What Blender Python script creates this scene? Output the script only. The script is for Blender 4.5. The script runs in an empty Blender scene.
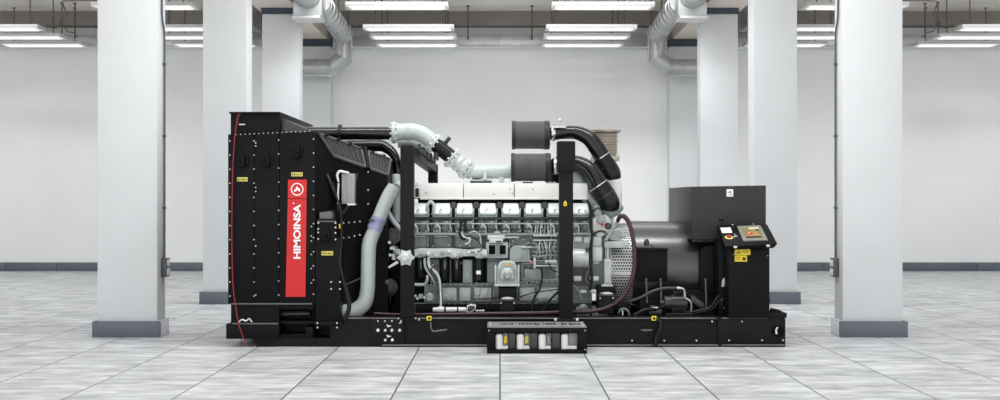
import bpy, bmesh, math, random
from mathutils import Vector, Matrix
random.seed(7)
PI = math.pi
sc = bpy.context.scene
COL = sc.collection
F = 1150.0            # focal length in pixels of the 1000 px frame
G = 11.73             # distance of the machine's front plane from the lens
EYE = 1.5

def W(px, py, D=0.0):
    Y = G + D
    return Vector(((px - 500.0) / F * Y, Y, EYE + (200.0 - py) / F * Y))
def S(D=0.0): return (G + D) / F

# ------------------------------------------------------------------ materials
def lin(c):
    c = c / 255.0
    return c / 12.92 if c <= 0.04045 else ((c + 0.055) / 1.055) ** 2.4
def rgb(r, g, b): return (lin(r), lin(g), lin(b), 1.0)

def mat(name, col, rough=0.5, metal=0.0, var=0.06, scale=6.0, stretch=(1, 1, 1), bump=0.0, bscale=40.0, emit=0.0, spec=0.5):
    m = bpy.data.materials.new(name); m.use_nodes = True
    nt = m.node_tree; N = nt.nodes; L = nt.links
    b = N['Principled BSDF']
    b.inputs['Roughness'].default_value = rough
    b.inputs['Metallic'].default_value = metal
    b.inputs['Specular IOR Level'].default_value = spec
    tc = N.new('ShaderNodeTexCoord'); mp = N.new('ShaderNodeMapping')
    mp.inputs['Scale'].default_value = stretch
    L.new(tc.outputs['Object'], mp.inputs['Vector'])
    nz = N.new('ShaderNodeTexNoise'); nz.inputs['Scale'].default_value = scale; nz.inputs['Detail'].default_value = 5
    L.new(mp.outputs['Vector'], nz.inputs['Vector'])
    rp = N.new('ShaderNodeValToRGB')
    c = rgb(*col)
    rp.color_ramp.elements[0].position = 0.3; rp.color_ramp.elements[1].position = 0.7
    rp.color_ramp.elements[0].color = tuple(v * (1 - var) for v in c[:3]) + (1,)
    rp.color_ramp.elements[1].color = tuple(min(1, v * (1 + var)) for v in c[:3]) + (1,)
    L.new(nz.outputs['Fac'], rp.inputs['Fac']); L.new(rp.outputs['Color'], b.inputs['Base Color'])
    if bump:
        n2 = N.new('ShaderNodeTexNoise'); n2.inputs['Scale'].default_value = bscale; n2.inputs['Detail'].default_value = 4
        L.new(tc.outputs['Object'], n2.inputs['Vector'])
        bp = N.new('ShaderNodeBump'); bp.inputs['Strength'].default_value = bump; bp.inputs['Distance'].default_value = 0.01
        L.new(n2.outputs['Fac'], bp.inputs['Height']); L.new(bp.outputs['Normal'], b.inputs['Normal'])
    if emit:
        L.new(rp.outputs['Color'], b.inputs['Emission Color']); b.inputs['Emission Strength'].default_value = emit
    return m

BLACK = mat('black_powder_coat', (20, 20, 20), 0.45, 0, 0.12, 3, bump=0.05, bscale=120, spec=0.16)
BLACK2 = mat('black_satin_sheet', (14, 14, 14), 0.42, 0, 0.1, 3, spec=0.13)
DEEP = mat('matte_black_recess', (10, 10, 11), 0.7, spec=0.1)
RUBBER = mat('black_rubber', (18, 18, 18), 0.35, 0, 0.1, spec=0.3)
GLOSSPIPE = mat('gloss_black_pipe', (14, 14, 15), 0.2, spec=0.5)
CHAR = mat('charcoal_steel', (56, 56, 57), 0.33, 0.3, 0.08, spec=0.6)
TBOX = mat('dark_grey_paint', (44, 44, 44), 0.45, 0, 0.05, spec=0.3)
FILT = mat('grey_filter_paper', (76, 76, 77), 0.6, 0, 0.1)
CELA = mat('pale_grey_green_paint', (180, 189, 187), 0.26, 0, 0.04)
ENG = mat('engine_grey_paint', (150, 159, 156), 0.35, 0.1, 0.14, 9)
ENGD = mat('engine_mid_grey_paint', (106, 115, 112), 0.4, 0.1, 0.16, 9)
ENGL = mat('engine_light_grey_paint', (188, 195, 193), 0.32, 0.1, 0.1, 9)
WHITE = mat('white_painted_metal', (226, 226, 223), 0.35, 0, 0.03)
HOUSING = mat('light_fitting_enamel', (196, 196, 194), 0.45, 0, 0.03)
STEEL = mat('bright_steel', (205, 205, 205), 0.25, 0.85, 0.08, 20)
ZINC = mat('zinc_plated_bolt', (215, 215, 212), 0.35, 0.35, 0.05)
BELLOW = mat('stainless_bellows', (190, 184, 172), 0.33, 0.6, 0.1)
GALV = mat('galvanised_sheet', (188, 190, 191), 0.34, 0.6, 0.12, 4, bump=0.12, bscale=14)
RED = mat('red_vinyl', (204, 18, 22), 0.4, 0, 0.02)
SIGNW = mat('white_vinyl', (245, 240, 240), 0.4, 0, 0.01)
YEL = mat('yellow_label', (238, 208, 40), 0.45, 0, 0.04)
PALEYEL = mat('pale_yellow_label', (214, 204, 96), 0.5, 0, 0.06)
INK = mat('label_ink', (50, 42, 20), 0.5)
PURPLE = mat('lilac_hose_clamp', (150, 151, 186), 0.35, 0.1)
CLARET = mat('dark_red_hose', (60, 34, 38), 0.38, 0, 0.15)
REDCORD = mat('red_cord', (150, 26, 44), 0.5)
PLASTER = mat('white_plaster', (216, 218, 220), 0.75, 0, 0.03, 1.6, bump=0.12, bscale=7)
WALLP = mat('pale_wall_paint', (236, 237, 237), 0.8, 0, 0.03, 0.7, bump=0.05, bscale=5)
SLATE = mat('slate_blue_tile', (92, 98, 108), 0.38, 0, 0.1, 3)
SLATED = mat('dark_slate_paint', (62, 68, 84), 0.6, 0, 0.06)
SHEENTILE = mat('slate_tile_sheen', (222, 223, 228), 0.4, 0, 0.05)  # light reflected off the plinth's inner side, painted as a pale tile
CEIL = mat('bare_concrete', (232, 227, 218), 0.85, 0, 0.1, 1.2, stretch=(0.5, 2, 1), bump=0.15, bscale=6)
BEAMC = mat('brown_grey_concrete', (140, 134, 128), 0.85, 0, 0.1, 1.5, bump=0.15, bscale=6)
BEIGE = mat('beige_beam_board', (226, 216, 206), 0.8, 0, 0.05, 1.5, stretch=(0.3, 4, 1))
ROD = mat('brown_rod', (92, 84, 80), 0.5, 0.3)
TUBEL = mat('lit_diffuser', (255, 255, 252), 0.4, 0, 0.0, emit=0.3)
GREYBOX = mat('grey_switch_plastic', (78, 80, 84), 0.4)
FINS = mat('silver_fin_cover', (150, 150, 150), 0.4, 0.3, 0.15, 40, stretch=(1, 1, 0.05))
SCRFRAME = mat('grey_screen_bezel', (132, 132, 126), 0.4)
GREYL = mat('grey_mesh_wire', (98, 98, 98), 0.45, 0.3)
CLEAR = mat('grey_translucent_cover', (150, 152, 152), 0.3, 0, 0.05)

def floor_mat():
    m = bpy.data.materials.new('grey_streaked_tile'); m.use_nodes = True
    nt = m.node_tree; N = nt.nodes; L = nt.links; b = N['Principled BSDF']
    tc = N.new('ShaderNodeTexCoord'); sp = N.new('ShaderNodeSeparateXYZ')
    L.new(tc.outputs['Object'], sp.inputs[0])
    def math_(op, a, c=None):
        n = N.new('ShaderNodeMath'); n.operation = op
        for i, v in enumerate((a, c)):
            if v is None: continue
            if isinstance(v, (int, float)): n.inputs[i].default_value = v
            else: L.new(v, n.inputs[i])
        return n.outputs[0]
    P = 0.822
    u = math_('DIVIDE', sp.outputs['X'], P)
    fr = math_('FRACT', math_('ADD', u, 100.5))
    d = math_('ABSOLUTE', math_('SUBTRACT', fr, 0.5))
    joint = math_('LESS_THAN', d, 0.0085)
    idx = math_('FLOOR', math_('ADD', u, 100.0))
    # streaks
    def noise(scale, sx, sy, det=4, off=0.0):
        mp = N.new('ShaderNodeMapping'); mp.inputs['Scale'].default_value = (sx, sy, 1)
        mp.inputs['Location'].default_value = (off, off, 0)
        L.new(tc.outputs['Object'], mp.inputs['Vector'])
        cb = N.new('ShaderNodeCombineXYZ'); L.new(idx, cb.inputs['Z'])
        ad = N.new('ShaderNodeVectorMath'); ad.operation = 'ADD'
        L.new(mp.outputs[0], ad.inputs[0]); L.new(cb.outputs[0], ad.inputs[1])
        n = N.new('ShaderNodeTexNoise'); n.inputs['Scale'].default_value = scale; n.inputs['Detail'].default_value = det
        n.inputs['Roughness'].default_value = 0.6
        L.new(ad.outputs[0], n.inputs['Vector']); return n.outputs['Fac']
    a = noise(3.2, 0.6, 1.7); c = noise(10.0, 0.4, 1.3, 3, 4.0)
    mixv = math_('ADD', math_('MULTIPLY', a, 0.6), math_('MULTIPLY', c, 0.4))
    rp = N.new('ShaderNodeValToRGB')
    e = rp.color_ramp.elements
    e[0].position = 0.32; e[0].color = rgb(140, 143, 146)
    e[1].position = 0.63; e[1].color = rgb(220, 222, 224)
    k = rp.color_ramp.elements.new(0.5); k.color = rgb(189, 191, 193)
    L.new(mixv, rp.inputs['Fac'])
    mx = N.new('ShaderNodeMix'); mx.data_type = 'RGBA'
    L.new(joint, mx.inputs['Factor']); L.new(rp.outputs['Color'], mx.inputs['A']); mx.inputs['B'].default_value = rgb(96, 98, 101)
    L.new(mx.outputs['Result'], b.inputs['Base Color'])
    b.inputs['Roughness'].default_value = 0.42
    b.inputs['Specular IOR Level'].default_value = 0.35
    return m
FLOORM = floor_mat()

# ------------------------------------------------------------------ mesh builder
class M:
    def __init__(self, *mats):
        self.bm = bmesh.new(); self.mats = list(mats); self.mi = 0
    def use(self, m):
        if m not in self.mats: self.mats.append(m)
        self.mi = self.mats.index(m); return self
    def poly(self, vs, faces):
        bv = [self.bm.verts.new(v) for v in vs]; out = []
        for f in faces:
            try:
                q = self.bm.faces.new([bv[i] for i in f]); q.material_index = self.mi; out.append(q)
            except ValueError: pass
        bmesh.ops.recalc_face_normals(self.bm, faces=out)
        return out
    def hexa(self, v8, bev=0.0, seg=2):
        fs = self.poly(v8, [(0, 1, 2, 3), (4, 5, 6, 7), (0, 1, 5, 4), (1, 2, 6, 5), (2, 3, 7, 6), (3, 0, 4, 7)])
        if bev:
            es = list({e for f in fs for e in f.edges})
            bmesh.ops.bevel(self.bm, geom=es, offset=bev, segments=seg, affect='EDGES', profile=0.5)
        return self
    def box(self, x0, x1, y0, y1, z0, z1, bev=0.0):
        return self.hexa([Vector(v) for v in ((x0, y0, z0), (x1, y0, z0), (x1, y0, z1), (x0, y0, z1), (x0, y1, z0), (x1, y1, z0), (x1, y1, z1), (x0, y1, z1))], bev)
    def pb(self, a, b, c, d, D0, D1, bev=0.0):      # a..b across, c..d down (pixels at D0), D0..D1 deep
        p = W(a, d, D0); q = W(b, c, D0)
        return self.box(p.x, q.x, G + D0, G + D1, p.z, q.z, bev)
    def prism(self, pts, D0, D1, bev=0.0):           # outline in pixels at D0, extruded straight back
        fr = [W(x, y, D0) for x, y in pts]; n = len(fr)
        bk = [Vector((v.x, G + D1, v.z)) for v in fr]
        fs = self.poly(fr + bk, [tuple(range(n)), tuple(range(n, 2 * n))] + [(i, (i + 1) % n, n + (i + 1) % n, n + i) for i in range(n)])
        if bev:
            es = list({e for f in fs for e in f.edges})
            bmesh.ops.bevel(self.bm, geom=es, offset=bev, segments=2, affect='EDGES', profile=0.5)
        return self
    def rings(self, rings, closed_ends=True):
        n = len(rings[0]); vs = [v for r in rings for v in r]; fs = []
        for k in range(len(rings) - 1):
            for i in range(n):
                j = (i + 1) % n
                fs.append((k * n + i, k * n + j, (k + 1) * n + j, (k + 1) * n + i))
        if closed_ends:
            fs.append(tuple(range(n))); fs.append(tuple((len(rings) - 1) * n + i for i in range(n)))
        self.poly(vs, fs); return self
    def lathe(self, p, axis, prof, n=20):            # prof: (distance along axis, radius)
        p = Vector(p); a = Vector(axis).normalized()
        u = a.orthogonal().normalized(); v = a.cross(u)
        R = []
        for t, r in prof:
            r = max(r, 1e-5)
            R.append([p + a * t + (u * math.cos(2 * PI * i / n) + v * math.sin(2 * PI * i / n)) * r for i in range(n)])
        return self.rings(R)
    def cyl(self, p, q, r, n=16, r2=None):
        p = Vector(p); q = Vector(q); l = (q - p).length
        return self.lathe(p, q - p, [(0, r), (l, r if r2 is None else r2)], n)
    def sphere(self, c, r, n=10):
        return self.lathe(Vector(c) - Vector((0, 0, r)), (0, 0, 1), [(r - r * math.cos(PI * k / 7), r * math.sin(PI * k / 7)) for k in range(8)], n)
    def tube(self, pts, r, n=12, sub=6, smooth=True):
        P = [Vector(p) for p in pts]; rr = r if isinstance(r, (list, tuple)) else [r] * len(P)
        if smooth and len(P) > 2:
            Q, RR = [], []
            for i in range(len(P) - 1):
                p0 = P[max(i - 1, 0)]; p1 = P[i]; p2 = P[i + 1]; p3 = P[min(i + 2, len(P) - 1)]
                for k in range(sub):
                    t = k / sub
                    Q.append(0.5 * ((2 * p1) + (p2 - p0) * t + (2 * p0 - 5 * p1 + 4 * p2 - p3) * t * t + (3 * p1 - p0 - 3 * p2 + p3) * t ** 3))
                    RR.append(rr[i] + (rr[i + 1] - rr[i]) * t)
            Q.append(P[-1]); RR.append(rr[-1]); P, rr = Q, RR
        t0 = (P[1] - P[0]).normalized(); u = t0.orthogonal().normalized(); R = []
        for i, p in enumerate(P):
            t = (P[min(i + 1, len(P) - 1)] - P[max(i - 1, 0)]).normalized()
            u = (u - t * u.dot(t)).normalized(); v = t.cross(u)
            R.append([p + (u * math.cos(2 * PI * k / n) + v * math.sin(2 * PI * k / n)) * rr[i] for k in range(n)])
        return self.rings(R)
    def ptube(self, pts, rpx, n=12, sub=6, smooth=True):
        P = [W(*p) for p in pts]
        rr = [q * S(p[2]) for q, p in zip(rpx, pts)] if isinstance(rpx, (list, tuple)) else [rpx * S(p[2]) for p in pts]
        return self.tube(P, rr, n, sub, smooth)
    def flange(self, c, d, r, th, bolts=8, rb=0.012, hub=None):
        c = Vector(c); d = Vector(d).normalized()
        self.lathe(c - d * th / 2, d, [(0, r * 0.97), (th * 0.15, r), (th * 0.85, r), (th, r * 0.97)], 28)
        u = d.orthogonal().normalized(); v = d.cross(u); k0 = self.mi
        if bolts:
            self.use(ZINC)
            for k in range(bolts):
                a = 2 * PI * k / bolts
                q = c + (u * math.cos(a) + v * math.sin(a)) * (r - rb * 1.8)
                self.cyl(q - d * th * 1.1, q + d * th * 1.1, rb, 6)
            self.mi = k0
        return self
    def dots(self, pts, D, rpx=0.9, depth=0.018, n=8):   # bolt heads on a face turned to the viewer
        for x, y in pts:
            c = W(x, y, D)
            self.lathe(c + Vector((0, 0.004, 0)), (0, -1, 0), [(0, rpx * S(D)), (depth * 0.7, rpx * S(D)), (depth, rpx * S(D) * 0.6)], n)
        return self
    def build(self, name, parent=None, origin=None):
        bm = self.bm
        for e in bm.edges:
            if len(e.link_faces) == 2:
                e.smooth = e.calc_face_angle(0) < math.radians(38)
        for f in bm.faces: f.smooth = True
        vs = [v.co for v in bm.verts]
        lo = Vector((min(v.x for v in vs), min(v.y for v in vs), min(v.z for v in vs)))
        hi = Vector((max(v.x for v in vs), max(v.y for v in vs), max(v.z for v in vs)))
        o = Vector(origin) if origin is not None else Vector(((lo.x + hi.x) / 2, (lo.y + hi.y) / 2, lo.z))
        bmesh.ops.translate(bm, vec=-o, verts=bm.verts[:])
        me = bpy.data.meshes.new(name); bm.to_mesh(me); bm.free()
        for m in self.mats: me.materials.append(m)
        ob = bpy.data.objects.new(name, me); COL.objects.link(ob)
        WORLD[ob] = o
        if parent is not None:
            ob.parent = parent; ob.location = o - WORLD[parent]
        else: ob.location = o
        return ob
WORLD = {}

def empty(name, loc):
    o = bpy.data.objects.new(name, None); COL.objects.link(o); o.location = loc
    o.empty_display_size = 0.2; WORLD[o] = Vector(loc); return o
def tag(o, label, cat, group=None):
    o['label'] = label; o['category'] = cat
    if group: o['group'] = group
    return o
def struct(o, label=None):
    o['kind'] = 'structure'
    if label: o['label'] = label
    return o
def kids(o): return [c for c in bpy.data.objects if c.parent == o]
def copy_tree(o, delta, parent=None):
    c = o.copy(); COL.objects.link(c)
    if parent is not None: c.parent = parent
    else: c.location = o.location + Vector(delta)
    for ch in kids(o): copy_tree(ch, delta, c)
    WORLD[c] = WORLD[o] + Vector(delta)
    return c

# ------------------------------------------------------------------ the hall
XW, YB, YF, ZC = 12.6, 24.3, 1.5, 5.44
m = M(FLOORM); m.box(-XW, XW, 4.0, YB + 0.2, -0.15, 0.0); struct(m.build('floor', origin=(0, 0, 0)))
m = M(WALLP); m.box(-XW - 0.2, XW + 0.2, YB, YB + 0.25, 0, ZC + 0.2); struct(m.build('wall_back'))
m = M(WALLP); m.box(-XW - 0.2, -XW, 7.0, YB, 0, ZC + 0.2); struct(m.build('wall_left'))
m = M(WALLP); m.box(XW, XW + 0.2, 7.0, YB, 0, ZC + 0.2); struct(m.build('wall_right'))
m = M(CEIL); m.box(-XW - 0.2, XW + 0.2, 20.2, YB + 0.25, ZC, ZC + 0.2); m.box(-7.4, -3.1, 1.0, 20.2, ZC, ZC + 0.2); m.box(3.1, 7.4, 1.0, 20.2, ZC, ZC + 0.2); m.box(-3.1, 3.1, 1.0, 6.2, ZC, ZC + 0.2); struct(m.build('ceiling'))  # unseen panels ahead of the rear strip added to shade the column tops
m = M(SLATE)
x = -XW
while x < XW - 0.01:
    m.box(x + 0.004, min(x + 1.08, XW) - 0.004, YB - 0.03, YB, 0, 0.182, 0.004); x += 1.08
struct(m.build('baseboard_back'))
m = M(BEAMC); m.box(-XW, XW, YB - 0.32, YB, 5.14, ZC); struct(m.build('beam'), 'brown grey concrete beam along the top of the back wall')

def column(xa, xb, y0, dep, sgn, c0=4.76, c1=4.955, has_cap=True, plinth=True):
    x0, x1 = sorted((xa * sgn, xb * sgn))
    m = M(PLASTER); m.box(x0, x1, y0, y0 + dep, 0.0, c0 if has_cap else ZC, 0.012)
    c = struct(m.build('column'))
    if plinth:
        m = M(SLATE, SHEENTILE)
        e = 0.042
        inner = x1 if sgn < 0 else x0
        m.use(SLATE).box(x0 - e, x1 + e, y0 - e, y0 - e + 0.03, 0, 0.175, 0.004)
        if sgn < 0:
            m.use(SHEENTILE).box(x1, x1 + e, y0 - e + 0.031, y0 + dep, 0, 0.177, 0.004)
            m.use(SLATE).box(x0 - e, x0, y0 - e + 0.031, y0 + dep, 0, 0.175, 0.004)
        else:
            m.use(SHEENTILE).box(x0 - e, x0, y0 - e + 0.031, y0 + dep, 0, 0.177, 0.004)
            m.use(SLATE).box(x1, x1 + e, y0 - e + 0.031, y0 + dep, 0, 0.175, 0.004)
        p = m.build('plinth', c)
    if has_cap:
        m = M(SLATED); m.box(x0 - 0.015, x1 + 0.015, y0 - 0.015, y0 + dep + 0.01, c0, c1); m.build('capital', c)
    return c
for s in (1, -1):
    column(4.41, 3.752, 12.59, 0.31, s)
    column(4.285, 3.655, 16.58, 0.38, s)
    column(4.22, 3.555, 20.4, 0.34, s, 4.80)
    column(4.21, 3.53, YB - 0.36, 0.36, s, 4.70, 4.845)
    m = M(BEIGE); a, b = sorted((4.33 * s, 3.6 * s)); m.hexa([Vector(v) for v in ((a, 17.0, 4.965), (b, 17.0, 4.965), (b, 17.0, ZC), (a, 17.0, ZC), (a, YB - 0.33, 4.85), (b, YB - 0.33, 4.85), (b, YB - 0.33, ZC), (a, YB - 0.33, ZC))])
    struct(m.build('beam'), 'beige boarded beam running over a row of columns')

# fluorescent fittings: one is built, the rest are copies
LZ = 4.66
def fixture():
    L2 = 0.835
    root = empty('ceiling_light', (0, 0, LZ))
    m = M(HOUSING)
    m.hexa([Vector(v) for v in ((-L2, -0.2, LZ + 0.01), (L2, -0.2, LZ + 0.01), (L2, -0.2, LZ + 0.07), (-L2, -0.2, LZ + 0.07), (-L2, 0.2, LZ + 0.01), (L2, 0.2, LZ + 0.01), (L2, 0.2, LZ + 0.07), (-L2, 0.2, LZ + 0.07))], 0.004)
    m.build('housing', root)
    m = M(TUBEL); m.box(-L2 + 0.05, L2 - 0.05, -0.185, 0.185, LZ, LZ + 0.012, 0.004)
    for q in (-0.08, 0.08): m.cyl((-L2 + 0.08, q, LZ - 0.008), (L2 - 0.08, q, LZ - 0.008), 0.013, 10)
    m.build('diffuser', root)
    m = M(WHITE); m.box(-L2, -L2 + 0.05, -0.19, 0.19, LZ - 0.006, LZ + 0.014, 0.003); m.build('lamp_cap', root)
    m = M(WHITE); m.box(L2 - 0.05, L2, -0.19, 0.19, LZ - 0.006, LZ + 0.014, 0.003); m.build('lamp_cap', root)
    for q in (-0.62, 0.62):
        m = M(ROD); m.cyl((q, 0, LZ + 0.07), (q, 0, ZC), 0.012, 8); m.cyl((q, 0, ZC - 0.02), (q, 0, ZC), 0.03, 10); m.cyl((q, 0, LZ + 0.07), (q, 0, LZ + 0.1), 0.022, 8)
        m.build('suspension_rod', root)
    return root
GRP = 'long fluorescent ceiling lights'
proto = fixture(); WORLD[proto] = Vector((0, 0, LZ))
rowy = [18.92, 21.32, 22.42, 23.55]
rowname = ['nearest of its column of lights, hanging high and alone', 'uppermost of three stacked close together', 'middle of three stacked close together', 'lowest of three, just above the back wall duct']
first = True
for cx, rows, where in ((-1.685, (0, 1, 2, 3), 'beside the galvanised duct on the left of centre'), (1.685, (0, 1, 2, 3), 'beside the galvanised duct on the right of centre'),
                  (-5.83, (0, 1, 2, 3), 'between the first two columns on the left'), (5.83, (0, 1, 2, 3), 'between the first two columns on the right'),
                  (-9.33, (1, 2, 3), 'at the far left edge'), (9.33, (1, 2, 3), 'at the far right edge')):
    for r in rows:
        o = proto if first else copy_tree(proto, (0, 0, 0))
        first = False
        o.location = (cx, rowy[r], LZ)
        rn = rowname[r] if r or abs(cx) < 9 else rowname[r]
        tag(o, ('white ceiling light %s, %s' % (where, ['highest', 'top of three', 'middle of three', 'lowest of three'][r])), 'ceiling light', GRP)

# galvanised trunk along the back wall, in three lengths between the pilasters
for xa, xb, lab in ((-XW + 0.02, -4.23, 'galvanised trunk duct on the back wall, length left of the columns'), (-3.51, 3.51, 'long galvanised trunk duct on the back wall between the two column rows'), (4.23, XW - 0.02, 'galvanised trunk duct on the back wall, length right of the columns')):
    m = M(GALV)
    m.box(xa, xb, YB - 0.30, YB - 0.002, 4.715, 4.93, 0.01)
    m.use(WHITE).box(xa, xb, YB - 0.315, YB - 0.002, 4.685, 4.712, 0.004)  # white lip paints in the light caught along the lower edge
    m.use(GALV)
    x = xa + 0.4
    while x < xb - 0.1:
        m.box(x, x + 0.03, YB - 0.312, YB - 0.29, 4.713, 4.94, 0.003); x += 1.55
    tag(m.build('air_duct'), lab, 'duct')

def big_duct(s, where):
    root = empty('air_duct', (3.13 * s, 23.0, 4.2))
    m = M(GALV)
    a = Vector((3.17 * s, 20.2, 4.98)); b = Vector((3.17 * s, 23.3, 4.87))
    m.cyl(a, b, 0.19, 28)
    for k in range(9):
        t = 0.05 + k * 0.115; p = a.lerp(b, t); d = (b - a).normalized()
        m.lathe(p - d * 0.012, d, [(0, 0.191), (0.004, 0.2), (0.02, 0.2), (0.024, 0.191)], 28)
    m.build('duct_run', root)
    m = M(GALV)
    yc = 23.5
    cx = 3.19 * s
    # elbow down (mitred) and horizontal return behind the column
    def rect(c, ux, uz, w, h):   # ring of 24 points, rounded
        R = []
        for i in range(24):
            t = 2 * PI * i / 24; R.append(c + ux * (math.cos(t) * w) + uz * (math.sin(t) * h))
        return R
    X_ = Vector((1, 0, 0)); Y_ = Vector((0, 1, 0)); Z_ = Vector((0, 0, 1))
    rr = 0.172
    m.lathe((cx, yc - 0.02, 5.08), (0, 0, -1), [(0, 0.12), (0.05, 0.16), (0.06, rr), (0.5, rr), (0.5, rr + 0.02), (0.53, rr + 0.02), (0.53, rr)], 24)
    p1 = Vector((cx, yc - 0.02, 4.56)); p2 = Vector((cx, yc - 0.02, 4.40))
    q = Vector((cx + 0.25 * s, yc - 0.02, 4.2))
    e = Vector((4.55 * s, yc - 0.02, 4.2))
    dA = Vector((0, 0, -1)); dB = Vector((s, 0, -0.72)).normalized(); dC = Vector((s, 0, 0))
    def ring(c, n1, n2):
        n = (n1 + n2).normalized(); R = []
        for i in range(24):
            t = 2 * PI * i / 24
            off = Y_ * math.cos(t) * rr + (Vector((n1.z, 0, -n1.x)) * math.sin(t) * rr)
            k = off.dot(n) / n1.dot(n)
            R.append(c + off - n1 * k)
        return R
    mid2 = p2; 
    # three mitre rings
    m.rings([ring(p1, dA, dA), ring(p2, dA, dB)])
    def ring2(c, n1, n2):
        n = (n1 + n2).normalized(); R = []
        side = Vector((n1.z, 0, -n1.x))
        for i in range(24):
            t = 2 * PI * i / 24
            off = Y_ * math.cos(t) * rr + side * math.sin(t) * rr
            R.append(c + off - n1 * (off.dot(n) / n1.dot(n)))
        return R
    def ring3(c, n1, n2):    # mitre seen from the outgoing side
        n = (n1 + n2).normalized(); R = []
        side = Vector((n2.z, 0, -n2.x))
        for i in range(24):
            t = 2 * PI * i / 24
            off = Y_ * math.cos(t) * rr + side * math.sin(t) * rr
            R.append(c + off - n2 * (off.dot(n) / n2.dot(n)))
        return R
    m.rings([ring3(p2, dA, dB), ring2(q, dB, dC)])
    m.rings([ring3(q, dB, dC), ring(e, dC, dC)])
    m.build('elbow', root)
    m = M(GALV)
    for xx in (3.5, 3.75, 4.1):
        m.lathe((xx * s, yc - 0.02, 4.2), (1, 0, 0), [(0, rr), (0.003, rr + 0.014), (0.02, rr + 0.014), (0.023, rr)], 24)
    for c, d in ((p2, (dA + dB)), (q, (dB + dC))):
        d = d.normalized(); m.lathe(c - d * 0.01, d, [(0, rr + 0.004), (0.004, rr + 0.014), (0.016, rr + 0.014), (0.02, rr + 0.004)], 24)
    m.use(WHITE).tube([(4.3 * s, yc - 0.1, 4.2 - rr * 0.93), q + Vector((0, -0.08, -rr * 0.97)), p2 + Vector((-rr * s * 0.97, -0.08, -0.03)), p1 + Vector((-rr * s, -0.08, 0.3))], 0.011, 8, smooth=False)
    m.build('seam', root)
    # plenum box with round collar
    m = M(GALV); x0, x1 = sorted((3.555 * s, 3.06 * s))
    m.box(x0, x1, 19.75, 20.22, 4.66, 5.28, 0.01)
    xa, xb = sorted((3.585 * s, 3.09 * s)); m.use(WHITE).box(xa, xb, 19.70, 20.25, 4.615, 4.66, 0.006)
    m.build('plenum_box', root)
    m = M(GALV); cxx = 3.31 * s
    m.lathe((cxx, 19.75, 5.02), (0, -1, 0), [(0, 0.24), (0.02, 0.24), (0.02, 0.215), (0.1, 0.215), (0.1, 0.232), (0.13, 0.232), (0.13, 0.215), (3.2, 0.215)], 28)
    m.build('duct_collar', root)
    m = M(ROD)
    for yy in (21.0, 22.4): m.cyl((2.95 * s, yy, 4.9), (2.95 * s, yy, ZC), 0.012, 8)
    m.build('hanger_rod', root)
    tag(root, 'round galvanised air duct bending down behind the %s row of white columns' % where, 'duct')
big_duct(-1, 'left'); big_duct(1, 'right')
for s, w in ((-1, 'left'), (1, 'right')):
    m = M(GALV); x0, x1 = sorted((5.12 * s, 4.92 * s))
    m.box(x0, x1, 21.4, YB - 0.33, 4.96, 5.38, 0.01)
    for yy in (22.0, 22.8, 23.6): m.box(x0 - 0.012, x1 + 0.012, yy, yy + 0.04, 4.95, 5.39, 0.004)
    tag(m.build('air_duct'), 'square galvanised duct above the outer side of the %s column row' % w, 'duct')

# conduit and switch box on the inner face of each near column
for s, w in ((-1, 'left'), (1, 'right')):
    m = M(GREYBOX)
    xs = 3.734 * s
    m.tube([(xs, 12.70, 4.7), (xs, 12.70, 3.75), (xs, 12.72, 3.5), (xs, 12.79, 3.35), (xs, 12.8, 3.0), (xs, 12.8, 0.86)], 0.011, 8)
    for z in (3.0, 2.2, 1.4): m.box(xs - 0.017, xs + 0.017, 12.78, 12.82, z, z + 0.025, 0.003)
    tag(m.build('conduit'), 'thin grey conduit running down the inner face of the nearest %s column' % w, 'conduit')
    root = empty('switch_box', (3.75 * s, 12.8, 0.65))
    x0, x1 = sorted((3.751 * s, 3.695 * s))
    m = M(GREYBOX); m.box(x0, x1, 12.72, 12.88, 0.645, 0.855, 0.006); m.build('body', root)
    m = M(WHITE); xa, xb = sorted((3.695 * s, 3.688 * s))
    for z in (0.665, 0.765): m.box(xa, xb, 12.75, 12.86, z, z + 0.07, 0.004)
    m.build('socket_cover', root)
    tag(root, 'small grey switch box low on the inner face of the nearest %s column' % w, 'switch box')

# drop rods and loose cables under the ceiling
def rod(px, Y, z0, lab):
    m = M(ROD); x = (px - 500) / F * Y
    m.cyl((x, Y, z0), (x, Y, ZC), 0.013, 8); m.cyl((x, Y, ZC - 0.02), (x, Y, ZC), 0.035, 10); m.cyl((x, Y, z0), (x, Y, z0 + 0.05), 0.02, 8)
    tag(m.build('hanging_rod'), lab, 'rod', 'thin rods hanging from the ceiling')
for s, w in ((-1, 'left'), (1, 'right')):
    for dx, k in ((32, 'nearer the middle of the hall'),):
        rod(500 + s * dx, 23.3, 4.75, 'thin dark rod hanging by itself from the ceiling, %s of the centre' % w)
    for dx, k in ((425, 'innermost'), (438, 'second from the column')):
        rod(500 + s * dx, 23.0, 4.74, 'thin dark ceiling rod outside the near %s column, %s of the pair' % (w, k))
    m = M(ROD)
    def c(dx, y, Y=22.0): return Vector((s * dx / F * Y, Y, EYE + (200 - y) / F * Y))
    m.tube([c(380, 0.5, 20.0), c(410, 0.5, 20.0), c(436, 1, 20.3), c(437, 4, 20.6), c(438, 12, 21), c(437, 22, 21.6), c(441, 26, 21.8), c(447, 28, 21.8), c(453, 24.5, 21.6)], 0.014, 8)
    m.tube([c(437, 4, 20.6), c(434, 14, 21), c(436, 24, 21.6), c(433, 31, 22), c(426, 33, 22.4), c(422, 38, 23)], 0.012, 8)
    m.tube([c(441, 26, 21.8), c(437, 23, 21.7), c(440, 22, 21.7), c(438, 27, 21.8), c(436, 25, 21.8)], 0.016, 8)
    tag(m.build('cable'), 'tangled dark cable looping down to the ceiling lights at the far %s' % w, 'cable')

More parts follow.
